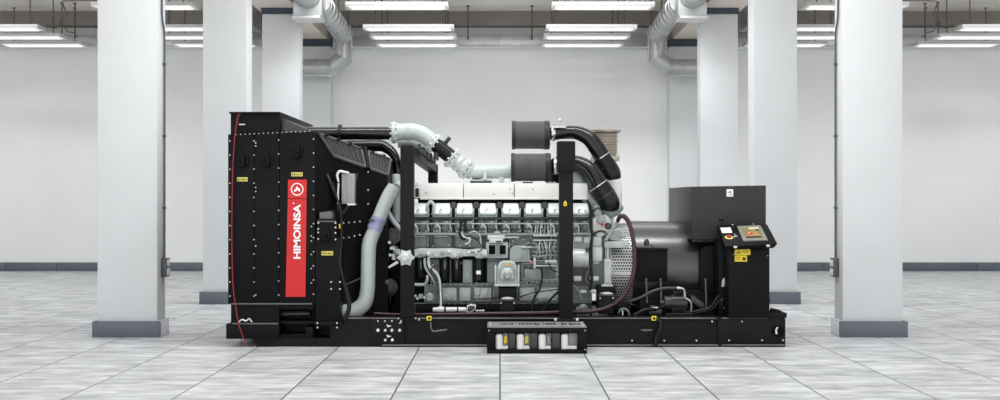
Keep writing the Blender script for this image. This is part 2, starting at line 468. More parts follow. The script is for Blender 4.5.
# ------------------------------------------------------------------ the generator set
gen = empty('generator_set', (W(505, 347, 1.0).x, G + 1.0, 0.0))
tag(gen, 'large black and grey diesel generator set standing on the tiled floor', 'generator')
def merge(mb, target):
    me = target.data; bm = mb.bm; idx = {}
    for i, mt in enumerate(mb.mats):
        if mt.name not in [q.name for q in me.materials]: me.materials.append(mt)
        idx[i] = [q.name for q in me.materials].index(mt.name)
    for f in bm.faces: f.material_index = idx[f.material_index]; f.smooth = True
    for e in bm.edges:
        if len(e.link_faces) == 2: e.smooth = e.calc_face_angle(0) < math.radians(38)
    bmesh.ops.translate(bm, vec=-WORLD[target], verts=bm.verts[:])
    bm.from_mesh(me); bm.to_mesh(me); bm.free()
    return target
def part(mb, name, label=None, parent=None):
    if name == 'bolt' and parent is not None: return merge(mb, parent)
    o = mb.build(name, parent or gen)
    if label: o['label'] = label
    return o

# --- skid
m = M(BLACK)
zt = W(0, 318, 0).z; 
def rail(D0, D1, fr):
    sg = 1 if fr else -1
    web0 = D0 + 0.05 if fr else D0; web1 = web0 + 0.03 if fr else D1 - 0.05
    m.pb(330, 785, 318.5, 346, D0 + 0.04, D0 + 0.10)
    m.pb(380, 785.5, 343.6, 347, D0, D0 + 0.2, 0.004)
    m.pb(345, 785, 317.6, 320.2, D0 + 0.01, D0 + 0.22, 0.004)
rail(0.0, 0.2, True)
# far rail: same heights, straight behind
p = W(330, 346, 0); q = W(785, 318, 0)
m.box(p.x, q.x, G + 1.98, G + 2.06, 0.02, q.z)
m.box(p.x, q.x, G + 1.9, G + 2.1, 0.0, 0.03)
for xx in (-1.6, -0.4, 0.9, 2.0, 2.84):
    m.box(xx, xx + 0.08, G + 0.1, G + 1.98, 0.05, q.z - 0.02)
# nose under the radiator
m.prism([(251, 338), (360, 338), (380, 346.9), (258, 346.9)], 0.03, 2.05)
m.pb(372, 380, 326, 346, 0.02, 0.08)
m.prism([(331, 347), (331, 322), (345, 318), (382, 318), (382, 346.8)], 0.015, 0.1)
# deck plate
p = W(345, 318, 0.1); q = W(785, 318, 0.1)
m.box(p.x, q.x - 0.03, G + 0.2, G + 1.95, 0.22, 0.25)
m.pb(718, 785.5, 318.5, 343.5, 0.012, 0.05, 0.004)
m.pb(768, 787, 313, 318, 0.02, 0.3, 0.006)
m.use(mat('lit_steel_edge', (112, 110, 108), 0.45, 0.2, 0.25, 5, stretch=(1, 1, 1))).pb(382, 718, 344.4, 345.8, -0.006, 0.0); m.pb(722, 785, 344.4, 345.6, -0.006, 0.0)  # light caught on the bottom flange, painted as a paler strip
m.pb(346, 716, 317.7, 318.7, 0.004, 0.012); m.pb(722, 768, 317.7, 318.6, 0.004, 0.012)  # same painted highlight along the top edge
skid = part(m, 'skid_base')
m = M(ZINC)
m.dots([(632 + 32.2 * k, 340.6) for k in range(3)], 0.035, 1.05)
m.dots([(729, 340.3), (762, 340.3), (783, 340.2), (712, 321.5), (742, 321.5)], 0.01, 1.0)
m.dots([(419, 319.6), (428, 319.6)], 0.0, 1.0)
part(m, 'bolt', parent=skid)
for x, y, r in [(378, 330.3, 1.7), (385.3, 330.3, 1.4), (392, 330.3, 1.6), (399.7, 330.3, 1.6), (385.3, 340, 1.4), (392.3, 340, 1.6), (378, 321, 0.9), (385, 321, 0.9), (392, 321, 0.9)]:
    m = M(ZINC); m.dots([(x, y)], 0.0, r, 0.022, 14); part(m, 'round_pin', 'bright round pin', skid)
for y in (325.8, 336):
    m = M(ZINC); m.prism([(386.3, y - 1.2), (391.5, y + 0.4), (387.6, y + 1.5)], -0.02, 0.0); part(m, 'wedge', parent=skid)
m = M(ZINC); m.ptube([(397, 319.5, -0.01), (400, 319, -0.01), (401, 321.5, -0.01), (399.5, 323.5, -0.01)], 0.8, 8); part(m, 'hook', parent=skid)
m = M(BLACK)
m.pb(372, 404, 318.8, 345, 0.0, 0.03, 0.003)
part(m, 'pin_plate', parent=skid)
m = M(DEEP, ZINC)
c = W(777.5, 331, 0.01)
m.lathe(c, (0, -1, 0), [(0, 0.062), (0.01, 0.062), (0.012, 0.045)], 20)
m.use(ZINC).prism([(775.6, 334), (775.2, 330), (776.6, 327.3), (778.5, 327), (777, 330), (777.5, 334.2)], -0.008, 0.0)
part(m, 'lifting_eye', parent=skid)
for px, arm in ((429, [(430.5, 322, -0.01), (431, 326.5, -0.02), (433, 331, -0.03), (440, 330.5, -0.05), (447, 329.6, -0.06)]), (654, [(652, 330, -0.04), (646, 330.3, -0.05), (641, 330, -0.06)])):
    m = M(YEL, BLACK)
    m.pb(px - 2.4, px + 2.4, 316.2, 320.6, -0.02, 0.0, 0.002)
    m.use(BLACK).pb(px - 1, px + 1.3, 317.2, 319.6, -0.024, -0.02)
    part(m, 'drain_label', 'small yellow drain label', skid)
    m = M(GREYL); m.ptube(arm, [0.8] * (len(arm) - 2) + [1.1, 0.6], 8); part(m, 'drain_lever', parent=skid)
m = M(RUBBER); m.ptube([(656, 318, 0.0), (660, 321, -0.02), (660.5, 328, -0.03), (657, 335, -0.02), (655, 345, 0.0)], [2, 2, 2, 2, 2.8], 10); part(m, 'drain_hose', parent=skid)

# --- filter tray hanging on the skid side
TD = -0.50
m = M(BLACK2, GREYL)
m.pb(487, 587, 328, 333, TD, -0.0, 0.004)
m.pb(487, 587, 349.4, 355.2, TD - 0.01, 0.0, 0.004)
for a, b in ((487, 494.5), (578, 587)): m.pb(a, b, 333, 349.4, TD, -0.02, 0.003)
m.pb(487, 587, 333, 349.4, -0.12, -0.0)
m.use(CHAR)
for a, b in ((508.5, 515.5), (530, 537.5), (552, 560)): m.pb(a, b, 333, 349.4, TD + 0.02, -0.05, 0.003)
m.use(mat('worn_grey_lid', (150, 150, 150), 0.4, 0.2, 0.1, 12))
p = W(488, 327.6, TD); q = W(586, 327.6, TD)
z = W(0, 328, TD).z
m.box(p.x - 0.01, q.x + 0.01, G + TD + 0.0, G - 0.02, z, z + 0.012, 0.003)
tray = part(m, 'filter_tray')
m = M(DEEP)
xs = p.x + 0.10
random.seed(3)
for k in range(30):
    if k in (5, 6, 15, 21, 22, 25): continue
    x0 = p.x + 0.12 + k * 0.0265
    w = random.uniform(0.012, 0.024)
    m.box(x0, x0 + w, G + TD + 0.16 + random.uniform(0, 0.05), G + TD + 0.3 + random.uniform(-0.03, 0.03), z + 0.012, z + 0.0135)
part(m, 'marking', 'worn dark lettering on the tray lid', tray)
m = M(ZINC)
for x0 in (p.x + 0.02, q.x - 0.02):
    for k in range(4): m.cyl((x0, G + TD + 0.06 + k * 0.11, z + 0.01), (x0, G + TD + 0.06 + k * 0.11, z + 0.02), 0.008, 8)
m.dots([(585, 349.5), (489, 330.5), (585, 330.5)], TD, 0.7)
part(m, 'bolt', parent=tray)
for k, (a, b) in enumerate(((494.5, 508.5), (515.6, 530), (537.5, 551.5), (560, 577.5))):
    m = M(WHITE, CLEAR)
    cx = W(a + 4.6, 349, TD + 0.05); top = W(0, 333.6, TD + 0.05).z
    m.lathe((cx.x, cx.y, W(0, 349.2, TD + 0.05).z), (0, 0, 1), [(0, 0.034), (0.004, 0.038), (top - cx.z - 0.015, 0.038), (top - cx.z, 0.028)], 18)
    m.use(WHITE).pb(a + 7, b - 0.6, 346.0, 349.4, TD + 0.02, TD + 0.1, 0.004)
    m.use(CLEAR).pb(a + 9, b - 0.3, 333.4, 346, TD + 0.07, TD + 0.1, 0.004)
    o = part(m, 'filter_canister', 'white filter canister', tray)
    m = M([YEL, PALEYEL, CLEAR, CLEAR][k]); m.prism([(a + 9.2, 337), (a + 12.5, 335), (a + 12.8, 342), (a + 9.4, 344)], TD + 0.055, TD + 0.068)
    part(m, 'filter_label', parent=tray)

# --- radiator casing
m = M(BLACK2)
def slab(a, b, c0, c1, d, D0, D1):   # panel with its own top corner heights
    m.prism([(a, c0), (b, c1), (b, d), (a, d)], D0, D1, 0.004)
slab(228, 254, 134.4, 133.6, 304, 0.0, 2.1)
slab(254.4, 279, 133.6, 132.7, 304, 0.004, 2.1)
slab(279.4, 315, 132.6, 131.2, 304, -0.006, 2.1)
m.pb(231, 279, 303.5, 324, 0.03, 2.05)
m.pb(226, 279, 324, 339, -0.02, 2.1, 0.004)
m.pb(279, 314, 304, 309, 0.05, 2.0)
m.pb(279, 332, 309, 340, 0.28, 1.9)
m.pb(279, 314, 321, 324, 0.06, 0.3)
m.pb(279, 312, 334, 339.5, 0.06, 0.3)
m.pb(306, 313, 327, 338.5, 0.0, 0.3, 0.004)
m.use(CHAR)
m.ptube([(281, 314, 0.2), (310, 313.5, 0.2)], 3.4, 12)
rad = part(m, 'radiator_casing')
m = M(BLACK2)
m.pb(230.6, 279.8, 113.0, 134.5, 0.02, 2.06, 0.006)
m.pb(229, 280.2, 111.8, 113.6, 0.0, 2.08, 0.004)
m.use(CHAR).prism([(279.5, 117), (303, 127.8), (314, 131.4), (279.5, 133)], 0.12, 1.98)
part(m, 'hood', parent=rad)
m = M(ZINC)
ys = [141 + 14.1 * k for k in range(12)]
m.dots([(230, y) for y in ys if y < 302], 0.0, 0.75)
m.dots([(254.1, y) for y in ys] + [(255.8, 143), (255.8, 146), (255.8, 187.5), (255.8, 191.5), (255.8, 246), (255.8, 295)], -0.001, 0.75)
m.dots([(278.8, y - 1) for y in ys], -0.001, 0.75)
m.dots([(313.6, y - 2) for y in ys] + [(311.4, 226.5), (311.4, 236), (311.4, 241), (311.4, 254.5), (311.4, 268.5), (311.4, 283)], -0.007, 0.75)
m.dots([(236 + 4.6 * k, 134.6 - 0.045 * k * 4.6) for k in range(17)], -0.004, 0.6)
part(m, 'bolt', 'rows of bright bolt heads', rad)
m = M(GREYL); m.pb(231, 312, 303.2, 304.6, -0.012, 0.02, 0.002); m.pb(232, 278, 323.2, 324.4, -0.024, 0.02, 0.002)
part(m, 'seam_strip', parent=rad)
m = M(GREYL); m.use(ZINC)
m.ptube([(239, 322, -0.02), (242, 319.6, -0.03), (246, 321, -0.03), (249, 318.8, -0.03), (252, 322, -0.02)], 0.8, 6)
part(m, 'wire_clip', parent=rad)
for cx, cy in ((240.5, 160.8), (265.6, 160.3), (295.6, 152)):
    m = M(BLACK2, DEEP)
    m.prism([(cx - 4.6, cy - 3), (cx - 2.5, cy - 6.5), (cx + 1.5, cy - 6.5), (cx + 4, cy - 3), (cx + 4, cy + 4), (cx + 1.5, cy + 6.5), (cx - 4.6, cy + 5.5)], -0.06, 0.0, 0.008)
    m.pb(cx + 4.5, cx + 7.5, cy - 5, cy + 4, -0.025, 0.0, 0.004)
    m.use(DEEP); m.lathe(W(cx, cy, -0.062), (0, -1, 0), [(0, 0.022), (0.002, 0.02)], 16)
    part(m, 'lifting_lug', parent=rad)
def label(parent, a, b, c, d, D, mt=PALEYEL, n=5, seed=1, name='warning_label', lab='yellow warning label'):
    rr = random.Random(seed)
    m = M(mt, INK); m.pb(a, b, c, d, D - 0.004, D, 0.001)
    m.use(INK); w = (b - a) / (n + 0.5)
    for k in range(n):
        x0 = a + w * (k + 0.35); m.pb(x0, x0 + w * rr.uniform(0.3, 0.6), c + (d - c) * rr.uniform(0.2, 0.35), d - (d - c) * rr.uniform(0.2, 0.4), D - 0.0055, D - 0.004)
    return part(m, name, lab, parent)
label(rad, 237, 247.5, 177.3, 181.4, -0.001, seed=2); label(rad, 291.2, 302.6, 172.3, 176.4, -0.007, seed=3)

# --- red sign on the casing
BD = -0.007
m = M(RED, DEEP)
m.prism([(288, 179.6), (306.8, 179.6), (306.5, 198.3), (287.8, 198.3)], BD - 0.006, BD)
m.prism([(287.8, 199), (306.5, 199), (305.4, 296.8), (285.6, 296.8)], BD - 0.006, BD)
ban = part(m, 'sign_panel', 'red sign panel')
m = M(SIGNW)
c = W(297.2, 189.3, BD - 0.0062); so = S(BD)
R0, R1 = 6.3 * so, 5.3 * so; n = 40
vs = [c + Vector((math.cos(2 * PI * i / n) * r, 0, math.sin(2 * PI * i / n) * r)) for r in (R0, R1) for i in range(n)]
vs += [v + Vector((0, -0.002, 0)) for v in vs]
fs = []
for i in range(n):
    j = (i + 1) % n
    fs += [(2 * n + i, 2 * n + j, 3 * n + j, 3 * n + i), (i, j, 2 * n + j, 2 * n + i), (n + i, n + j, 3 * n + j, 3 * n + i)]
m.poly(vs, fs)
fl = [(-2.9, 2.9), (-3.1, 0.9), (-2.2, -0.6), (-1.9, 0.4), (-1.2, -0.3), (-1.3, -1.9), (-0.1, -3.4), (0.1, -1.8), (1.0, -1.0), (1.2, -1.9), (2.2, -0.7), (2.9, 0.8), (2.6, 2.9), (1.4, 2.0), (0.9, 1.2), (0.2, 0.6), (-0.4, 1.3), (-1.3, 2.2)]
m.prism([(297.2 + x_, 189.2 + y_) for x_, y_ in fl], BD - 0.0082, BD - 0.006)
part(m, 'emblem', 'white flame emblem in a ring', ban)
def text_mesh(name, body, parent, center, length, height, rot90=True, mt=SIGNW, bold=0.0):
    cu = bpy.data.curves.new('txt', 'FONT'); cu.body = body; cu.size = 1; cu.extrude = 0.0; cu.offset = bold; cu.align_x = 'LEFT'
    ob = bpy.data.objects.new('txt', cu); COL.objects.link(ob)
    bpy.context.view_layer.update()
    me = bpy.data.meshes.new_from_object(ob.evaluated_get(bpy.context.evaluated_depsgraph_get()))
    bpy.data.objects.remove(ob)
    xs = [v.co.x for v in me.vertices]; ys = [v.co.y for v in me.vertices]
    cx, cy = (min(xs) + max(xs)) / 2, (min(ys) + max(ys)) / 2; sx = length / (max(xs) - min(xs)); sy = height / (max(ys) - min(ys))
    for v in me.vertices:
        a, b = (v.co.x - cx) * sx, (v.co.y - cy) * sy
        v.co = Vector((-b, 0, a)) if rot90 else Vector((a, 0, b))
    me.materials.append(mt)
    o = bpy.data.objects.new(name, me); COL.objects.link(o); o.parent = parent; o.location = Vector(center) - WORLD[parent]; WORLD[o] = Vector(center)
    return o
o = text_mesh('lettering', 'HIMOINSA', ban, W(297.0, 231.6, BD - 0.009), 54.5 * so, 7.2 * so, True, SIGNW, 0.035); o['label'] = 'white brand lettering read upward'
m = M(SIGNW)
c = W(293.6, 203.3, BD - 0.006)
m.lathe(c, (0, -1, 0), [(0, 0.008), (0.003, 0.008), (0.003, 0.004)], 14); part(m, 'trademark_ring', parent=ban)

# --- radiator end post with inspection plate
m = M(BLACK2)
m.pb(315.5, 340, 237, 324, -0.01, 0.25, 0.004)
m.pb(314, 342, 321.5, 326, -0.03, 0.25, 0.004)
m.pb(317, 336.8, 219, 243, -0.02, 0.1, 0.004)
m.prism([(321, 230), (326, 227.5), (330, 231), (330, 240), (321, 240)], -0.05, -0.02, 0.006)
m.use(DEEP).lathe(W(326, 235.5, -0.051), (0, -1, 0), [(0, 0.022), (0.002, 0.02)], 14)
m.use(GREYL).prism([(319, 212), (330, 210.5), (333, 212), (333, 221), (319, 220.5)], 0.0, 0.15, 0.006)
m.pb(317.5, 336, 220.8, 222, -0.026, -0.01)
ep = part(m, 'inspection_post')
m = M(ZINC)
m.dots([(318.3, y) for y in (223, 229, 232.5, 239)] + [(335.5, y) for y in (223, 227.5, 233, 239.5)] + [(331.2, 282), (331.2, 289), (340, 282), (340, 289), (317.5, 323), (317.5, 327.5), (337, 323), (337, 327.5)], -0.024, 0.95)
part(m, 'bolt', parent=ep)
label(ep, 321.4, 333, 251.2, 255.4, -0.011, seed=5)
m = M(YEL); m.pb(339, 340.8, 224, 228.5, 0.02, 0.04); part(m, 'yellow_tag', parent=ep)

# --- fan cowl
m = M(BLACK2)
Yc = 2 * G + 2.1
def mir(v): return Vector((v.x, Yc - v.y, v.z))
a0, a1 = W(314.5, 132.5, 0.0), W(314.5, 322, 0.0)
b0, b1 = W(333, 158.5, 0.2), W(333, 322, 0.2)
c0, c1 = W(387.6, 178, 0.45), W(387.6, 314, 0.45)
d0 = W(376.5, 160, 0.85)
d0 = Vector((c0.x - 0.005, d0.y, d0.z))
f = [a0, a1, b0, b1, c0, c1, d0]
vs = f + [mir(v) for v in f]
low = ((b0 + d0) / 2 - (a0 + c0) / 2).z < 0
tri = [(0, 2, 6), (2, 4, 6), (7, 9, 13), (9, 11, 13)] if low else [(0, 2, 4), (0, 4, 6), (7, 9, 11), (7, 11, 13)]
m.poly(vs, tri + [(0, 1, 3, 2), (2, 3, 5, 4), (0, 6, 13, 7), (7, 8, 10, 9), (9, 10, 12, 11), (4, 5, 12, 11, 13, 6), (1, 3, 5, 12, 10, 8), (0, 1, 8, 7)])
cowl = part(m, 'fan_cowl')
nrm = (c0 - b0).cross(d0 - b0).normalized()
if nrm.z < 0: nrm = -nrm
def onp(u, v):   # u along the chamfer 0..1, v lower edge -> ridge
    lo = b0.lerp(c0, u); hi = a0.lerp(d0, max(0.04, u))
    return lo.lerp(hi, v)
MESHG = mat('dark_mesh_guard', (56, 56, 56), 0.55, 0.1, 0.2, 60)
for u0, u1 in ((0.02, 0.58), (0.66, 0.985)):
    m = M(MESHG, GREYL)
    ua = 0.13 if u0 > 0.3 else 0.0
    A, B, Cq, Dq = onp(u0, 0.06), onp(u1, 0.06), onp(u1, 0.93), onp(u0 + 0.02, 0.93)
    q = nrm * 0.02
    m.poly([A + q, B + q, Cq + q, Dq + q, A, B, Cq, Dq], [(0, 1, 2, 3), (0, 1, 5, 4), (1, 2, 6, 5), (2, 3, 7, 6), (3, 0, 4, 7)])
    m.use(GREYL)
    qq = nrm * 0.025
    for s0, s1 in ((A, B), (B, Cq), (Cq, Dq), (Dq, A)): m.cyl(s0 + qq, s1 + qq, 0.012, 6)
    for k in range(1, 7):
        t = k / 7
        m.cyl(A.lerp(B, t) + qq, Dq.lerp(Cq, t) + qq, 0.0028, 4)
        m.cyl(A.lerp(Dq, t) + qq, B.lerp(Cq, t) + qq, 0.0028, 4)
    part(m, 'mesh_guard', 'sloping grey mesh guard', cowl)
m = M(BLACK2)
for u in (0.62,): m.tube([onp(u, 0.0) + nrm * 0.02, onp(u, 1.0) + nrm * 0.03], 0.03, 8, smooth=False)
part(m, 'guard_bar', parent=cowl)
for k in range(6):
    m = M(BLACK2); p = a0.lerp(d0, 0.12 + 0.15 * k) + nrm * 0.03
    m.box(p.x - 0.03, p.x + 0.03, p.y - 0.02, p.y + 0.04, p.z - 0.03, p.z + 0.0, 0.006)
    part(m, 'guard_hinge', parent=cowl)
m = M(ZINC)
def side(t, y): 
    p = b0.lerp(c0, t); q = b1.lerp(c1, t); n_ = Vector((-(c0 - b0).y, -(c0 - b0).x, 0)); 
    return Vector((p.x, p.y, EYE + (200 - y) / F * p.y))
for t, y in ((0.63, 172), (0.63, 190), (0.63, 204), (0.18, 223), (0.28, 222.5), (0.38, 222), (0.48, 221.5), (0.18, 238), (0.28, 237.5), (0.38, 236), (0.48, 235), (0.1, 205), (0.1, 185), (0.92, 195), (0.92, 212)):
    p = side(t, y); m.lathe(p + Vector((0.004, 0.004, 0)), (0.1, -1, 0), [(0, 0.009), (0.012, 0.009), (0.016, 0.005)], 8)
part(m, 'bolt', parent=cowl)
m = M(CHAR)
p = W(327, 174, 0.12); q = W(340, 205, 0.2); m.tube([p, q], 0.016, 8, smooth=False)
p = W(357, 173, 0.26); q = W(354, 190, 0.26); m.tube([p, q], 0.012, 8, smooth=False)
m.ptube([(341, 286, 0.2), (352, 282, 0.24), (366, 275.5, 0.28)], 1.0, 8)
part(m, 'brace', parent=cowl)

# --- silver cover on the cowl
m = M(FINS); m.pb(341.5, 354.5, 173.5, 204, 0.14, 0.26, 0.006)
for k in range(4): m.pb(343.6 + 2.7 * k, 344.8 + 2.7 * k, 176, 202, 0.132, 0.142)
cov = part(m, 'silver_cover', 'pale ribbed vertical cover')
m = M(ZINC); m.ptube([(338.5, 182, 0.12), (337.3, 175, 0.12), (339.5, 171.5, 0.13), (344, 172, 0.13), (349, 173, 0.14)], [1.1, 1.4, 1.4, 1.3, 1.0], 10); part(m, 'pipe_bend', parent=cov); m = M(ZINC); m.pb(347, 355, 203.5, 205.4, 0.13, 0.26, 0.004); part(m, 'base_clip', parent=cov)
m = M(ZINC, RUBBER); m.ptube([(338.6, 183, 0.13), (338, 195, 0.13), (338.2, 206, 0.13)], 1.0, 8); m.use(RUBBER).ptube([(338.2, 204, 0.13), (339, 211, 0.12), (343, 213, 0.12), (347, 208, 0.14), (349, 205, 0.16)], 1.4, 8); part(m, 'cable', parent=cov)
m = M(RUBBER)
m.ptube([(333, 182, 0.08), (337, 198, 0.06), (341, 212, 0.04), (341.3, 240, 0.02), (340, 262, 0.0), (342.5, 276, 0.0), (348, 296, -0.02), (349, 308, -0.02), (345, 319, 0.0), (340, 322, 0.05)], [0.8, 0.9, 1.2, 1.5, 1.5, 1.6, 2.2, 2.3, 2.2, 2.0], 10)
part(m, 'drain_hose')

# --- pale coolant pipe
m = M(CELA)
m.ptube([(394, 186, 0.36), (389, 195, 0.34), (382, 211, 0.3), (375, 229, 0.28), (369.5, 243, 0.27), (368.4, 258, 0.26), (368, 276, 0.25), (367.4, 291, 0.25), (364.5, 302.5, 0.25), (356.5, 310, 0.25), (347, 312, 0.25), (338, 312.2, 0.26)], [6.0, 7, 7.2, 6.9, 7.4, 7.4, 7.3, 7.4, 7.8, 8.0, 8.0, 7.8], 22)
cp = part(m, 'coolant_pipe', 'pale grey green coolant pipe')
m = M(PURPLE)
p = W(379.3, 218, 0.29); q = W(374.2, 230, 0.28); d = (q - p); l = d.length
m.lathe(p, d, [(0, 0.074), (0.0, 0.08), (l * 0.3, 0.082), (l * 0.35, 0.078), (l * 0.65, 0.078), (l * 0.7, 0.082), (l, 0.08), (l, 0.074)], 22)
m.use(STEEL); m.cyl(p.lerp(q, 0.2) + Vector((-0.09, -0.04, 0)), p.lerp(q, 0.2) + Vector((-0.03, -0.09, 0)), 0.012, 8)
part(m, 'hose_clamp', 'lilac hose clamp', cp)

# --- black and pale charge pipes over the radiator
PD = 0.9
m = M(GLOSSPIPE); m.ptube([(306, 133.5, PD), (330, 133.4, PD), (394, 133.2, PD)], 6.5, 20, smooth=False)
bp = part(m, 'black_pipe', 'straight black charge pipe')
m = M(RUBBER); d = Vector((1, 0, 0))
m.lathe(W(338.5, 133.4, PD), d, [(0, 0.08), (0, 0.092), (0.03, 0.092), (0.03, 0.08)], 20); m.pb(338.5, 341.5, 124.5, 128, PD - 0.03, PD + 0.03, 0.004)
part(m, 'pipe_clamp', parent=bp)
m = M(GLOSSPIPE); m.ptube([(330, 146, 1.3), (352, 146, 1.3), (378, 145.5, 1.28), (386, 147.5, 1.26), (394, 155, 1.22), (397, 166, 1.2), (397.5, 200, 1.2)], [6, 6, 6, 5.6, 4.5, 3.6, 3.4], 18)
part(m, 'black_pipe', 'black pipe bending down behind the post')
m = M(CELA)
m.ptube([(393, 132.5, PD), (404, 131.8, PD), (414, 132, PD), (424, 135.5, PD), (434, 143, PD)], [8.6, 8.4, 8.4, 8.2, 7.8], 24)
pp = part(m, 'pale_elbow', 'pale grey green pipe elbow')
m = M(CELA); m.flange(W(394, 132.6, PD), (1, 0, 0), 11 * S(PD), 0.035, 10, 0.011); part(m, 'flange', parent=pp)
m = M(CELA); m.flange(W(408.5, 131.8, PD), (1, 0.0, 0.0), 9.4 * S(PD), 0.02, 0); part(m, 'flange', parent=pp)
m = M(CELA)
dq = Vector((0.77, 0, -0.64)); m.flange(W(434, 143.5, PD), dq, 10.8 * S(PD), 0.03, 10, 0.011)
part(m, 'flange', parent=pp)
m = M(CELA); m.ptube([(398, 141, 1.25), (412, 141, 1.25), (423, 146, 1.25), (430, 151, 1.25)], [7, 7, 6.6, 6], 18); part(m, 'pale_elbow', 'second pale elbow behind the first')
m = M(RUBBER)
p = W(435.5, 144.5, PD); q = W(451.5, 157.5, PD); m.cyl(p, q, 7.4 * S(PD), 20)
d = (q - p).normalized(); m.lathe(p.lerp(q, 0.62), d, [(0, 0.07), (0, 0.082), (0.025, 0.082), (0.025, 0.07)], 18)
m.use(CHAR).cyl(p.lerp(q, 0.4) + Vector((0.03, -0.03, 0.06)), p.lerp(q, 0.4) + Vector((0.09, -0.05, 0.13)), 0.022, 10); m.cyl(p.lerp(q, 0.3) + Vector((-0.04, -0.03, -0.05)), p.lerp(q, 0.5) + Vector((-0.08, -0.05, -0.1)), 0.03, 10)
part(m, 'butterfly_valve', 'black valve between pipe flanges')
m = M(CELA, STEEL); m.flange(W(452, 158, PD), dq, 11.2 * S(PD), 0.03, 10, 0.011)
p = W(453, 158.8, PD); l = 0.2
m.use(ENGL).lathe(p, dq, [(l * k / 12, (8.5, 9.0, 8.5, 7.9)[k % 4] * S(PD)) for k in range(13)], 24)
m.use(CELA).flange(W(465.5, 169, PD) , dq, 10.6 * S(PD), 0.026, 10, 0.01)
m.flange(W(468.5, 171.5, PD), dq, 9.4 * S(PD), 0.02, 0)
part(m, 'pipe_bellows', 'silver bellows between flanges')
m = M(CELA); m.ptube([(466, 168.5, PD), (472, 172, PD), (480, 172.6, PD), (488, 172, PD), (520, 171.6, PD)], [8.2, 7.6, 7, 6.8, 6.8], 22)
pp2 = part(m, 'charge_pipe', 'pale horizontal charge pipe')
m = M(ENGL, CHAR); m.pb(481, 490, 178, 183.5, PD - 0.08, PD + 0.08, 0.006); m.pb(483, 487, 170, 180, PD - 0.1, PD - 0.06, 0.006); m.use(CHAR).pb(470, 492, 180.4, 183.4, PD - 0.1, PD + 0.1, 0.004)
for x in (471, 485, 500): m.use(STEEL).dots([(x, 178.5)], PD - 0.11, 1.2)
m.use(ENGL).pb(499, 504, 177, 183.5, PD - 0.06, PD + 0.06, 0.006)
part(m, 'pipe_bracket', parent=pp2)

# --- gantry frames
m = M(BLACK); m.pb(400.2, 413.6, 145.5, 319, -0.03, 0.12, 0.008); m.pb(397, 417, 317, 320, -0.03, 0.16, 0.004)
p1 = part(m, 'support_post')
m = M(BLACK); m.pb(428, 437.5, 164.5, 240, 1.95, 2.07, 0.006); part(m, 'support_post')
m = M(BLACK)
A = W(413, 149, 0.02); B = W(430, 168.5, 1.98)
def beam(A, B, w, h):
    m.hexa([A + Vector((-w, 0, -h)), A + Vector((w, 0, -h)), A + Vector((w, 0, h)), A + Vector((-w, 0, h)), B + Vector((-w, 0, -h)), B + Vector((w, 0, -h)), B + Vector((w, 0, h)), B + Vector((-w, 0, h))], 0.006)
beam(W(407, 149.5, 0.1), W(432.5, 168.5, 1.98), 0.055, 0.05)
m.use(CHAR)
for t in (0.35, 0.5, 0.66, 0.8):
    p = W(407, 149.5, 0.1).lerp(W(432.5, 168.5, 1.98), t); m.box(p.x - 0.02, p.x + 0.09, p.y - 0.08, p.y + 0.08, p.z + 0.02, p.z + 0.09, 0.01)
    m.cyl(p + Vector((0.03, 0, 0.08)), p + Vector((0.03, 0, 0.14)), 0.018, 8)
part(m, 'cross_beam')
m = M(BLACK); m.pb(559.4, 573.2, 172, 321, -0.03, 0.12, 0.006)
p2 = part(m, 'support_post')
m = M(BLACK); m.pb(557.4, 575.4, 141, 172.6, -0.045, 0.16, 0.01); part(m, 'post_head', parent=p2)
m = M(BLACK); m.pb(554, 579, 319, 322, -0.035, 0.16, 0.004); part(m, 'foot_plate', parent=p2)
for x in (555.5, 577.2):
    m = M(ZINC); m.dots([(x, 319.6)], -0.035, 1.5); part(m, 'anchor_bolt', parent=p2)
for x in (415.8, 398.6):
    m = M(ZINC); m.dots([(x, 318.3)], -0.03, 0.9); part(m, 'anchor_bolt', parent=p1)
m = M(YEL, INK); m.prism([(563.7, 206), (563.7, 202.6), (565.2, 200.6), (566.8, 202.6), (566.8, 206)], -0.035, -0.03); m.use(INK).prism([(564.6, 205), (565.2, 202.6), (565.9, 205)], -0.037, -0.035); part(m, 'warning_label', 'tiny yellow warning label', p2)
m = M(BLACK); m.pb(551, 561, 168, 240, 1.95, 2.07, 0.006); part(m, 'support_post')
m = M(BLACK); beam(W(566, 150, 0.1), W(556, 172, 1.98), 0.055, 0.05); part(m, 'cross_beam')

# --- engine
m = M(ENG, ENGD, DEEP, ENGL)
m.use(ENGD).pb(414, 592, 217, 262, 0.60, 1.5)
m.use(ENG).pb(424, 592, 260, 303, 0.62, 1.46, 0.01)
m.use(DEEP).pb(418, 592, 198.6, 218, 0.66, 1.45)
m.use(BLACK).pb(414, 592, 302.6, 317, 0.64, 1.44, 0.01)
m.use(DEEP).pb(413, 487, 257, 284, 0.58, 0.7)  # black block paints in the shade of the recess under the ledge
m.use(ENGD).pb(430, 439.4, 259, 283, 0.53, 0.6, 0.01); m.use(ENG).pb(462.4, 472.6, 259.5, 283, 0.52, 0.6, 0.012); m.use(ENGD).pb(449.6, 451.4, 259, 283, 0.53, 0.6, 0.004)
m.use(DEEP).pb(391, 424, 250, 317, 0.7, 1.4)
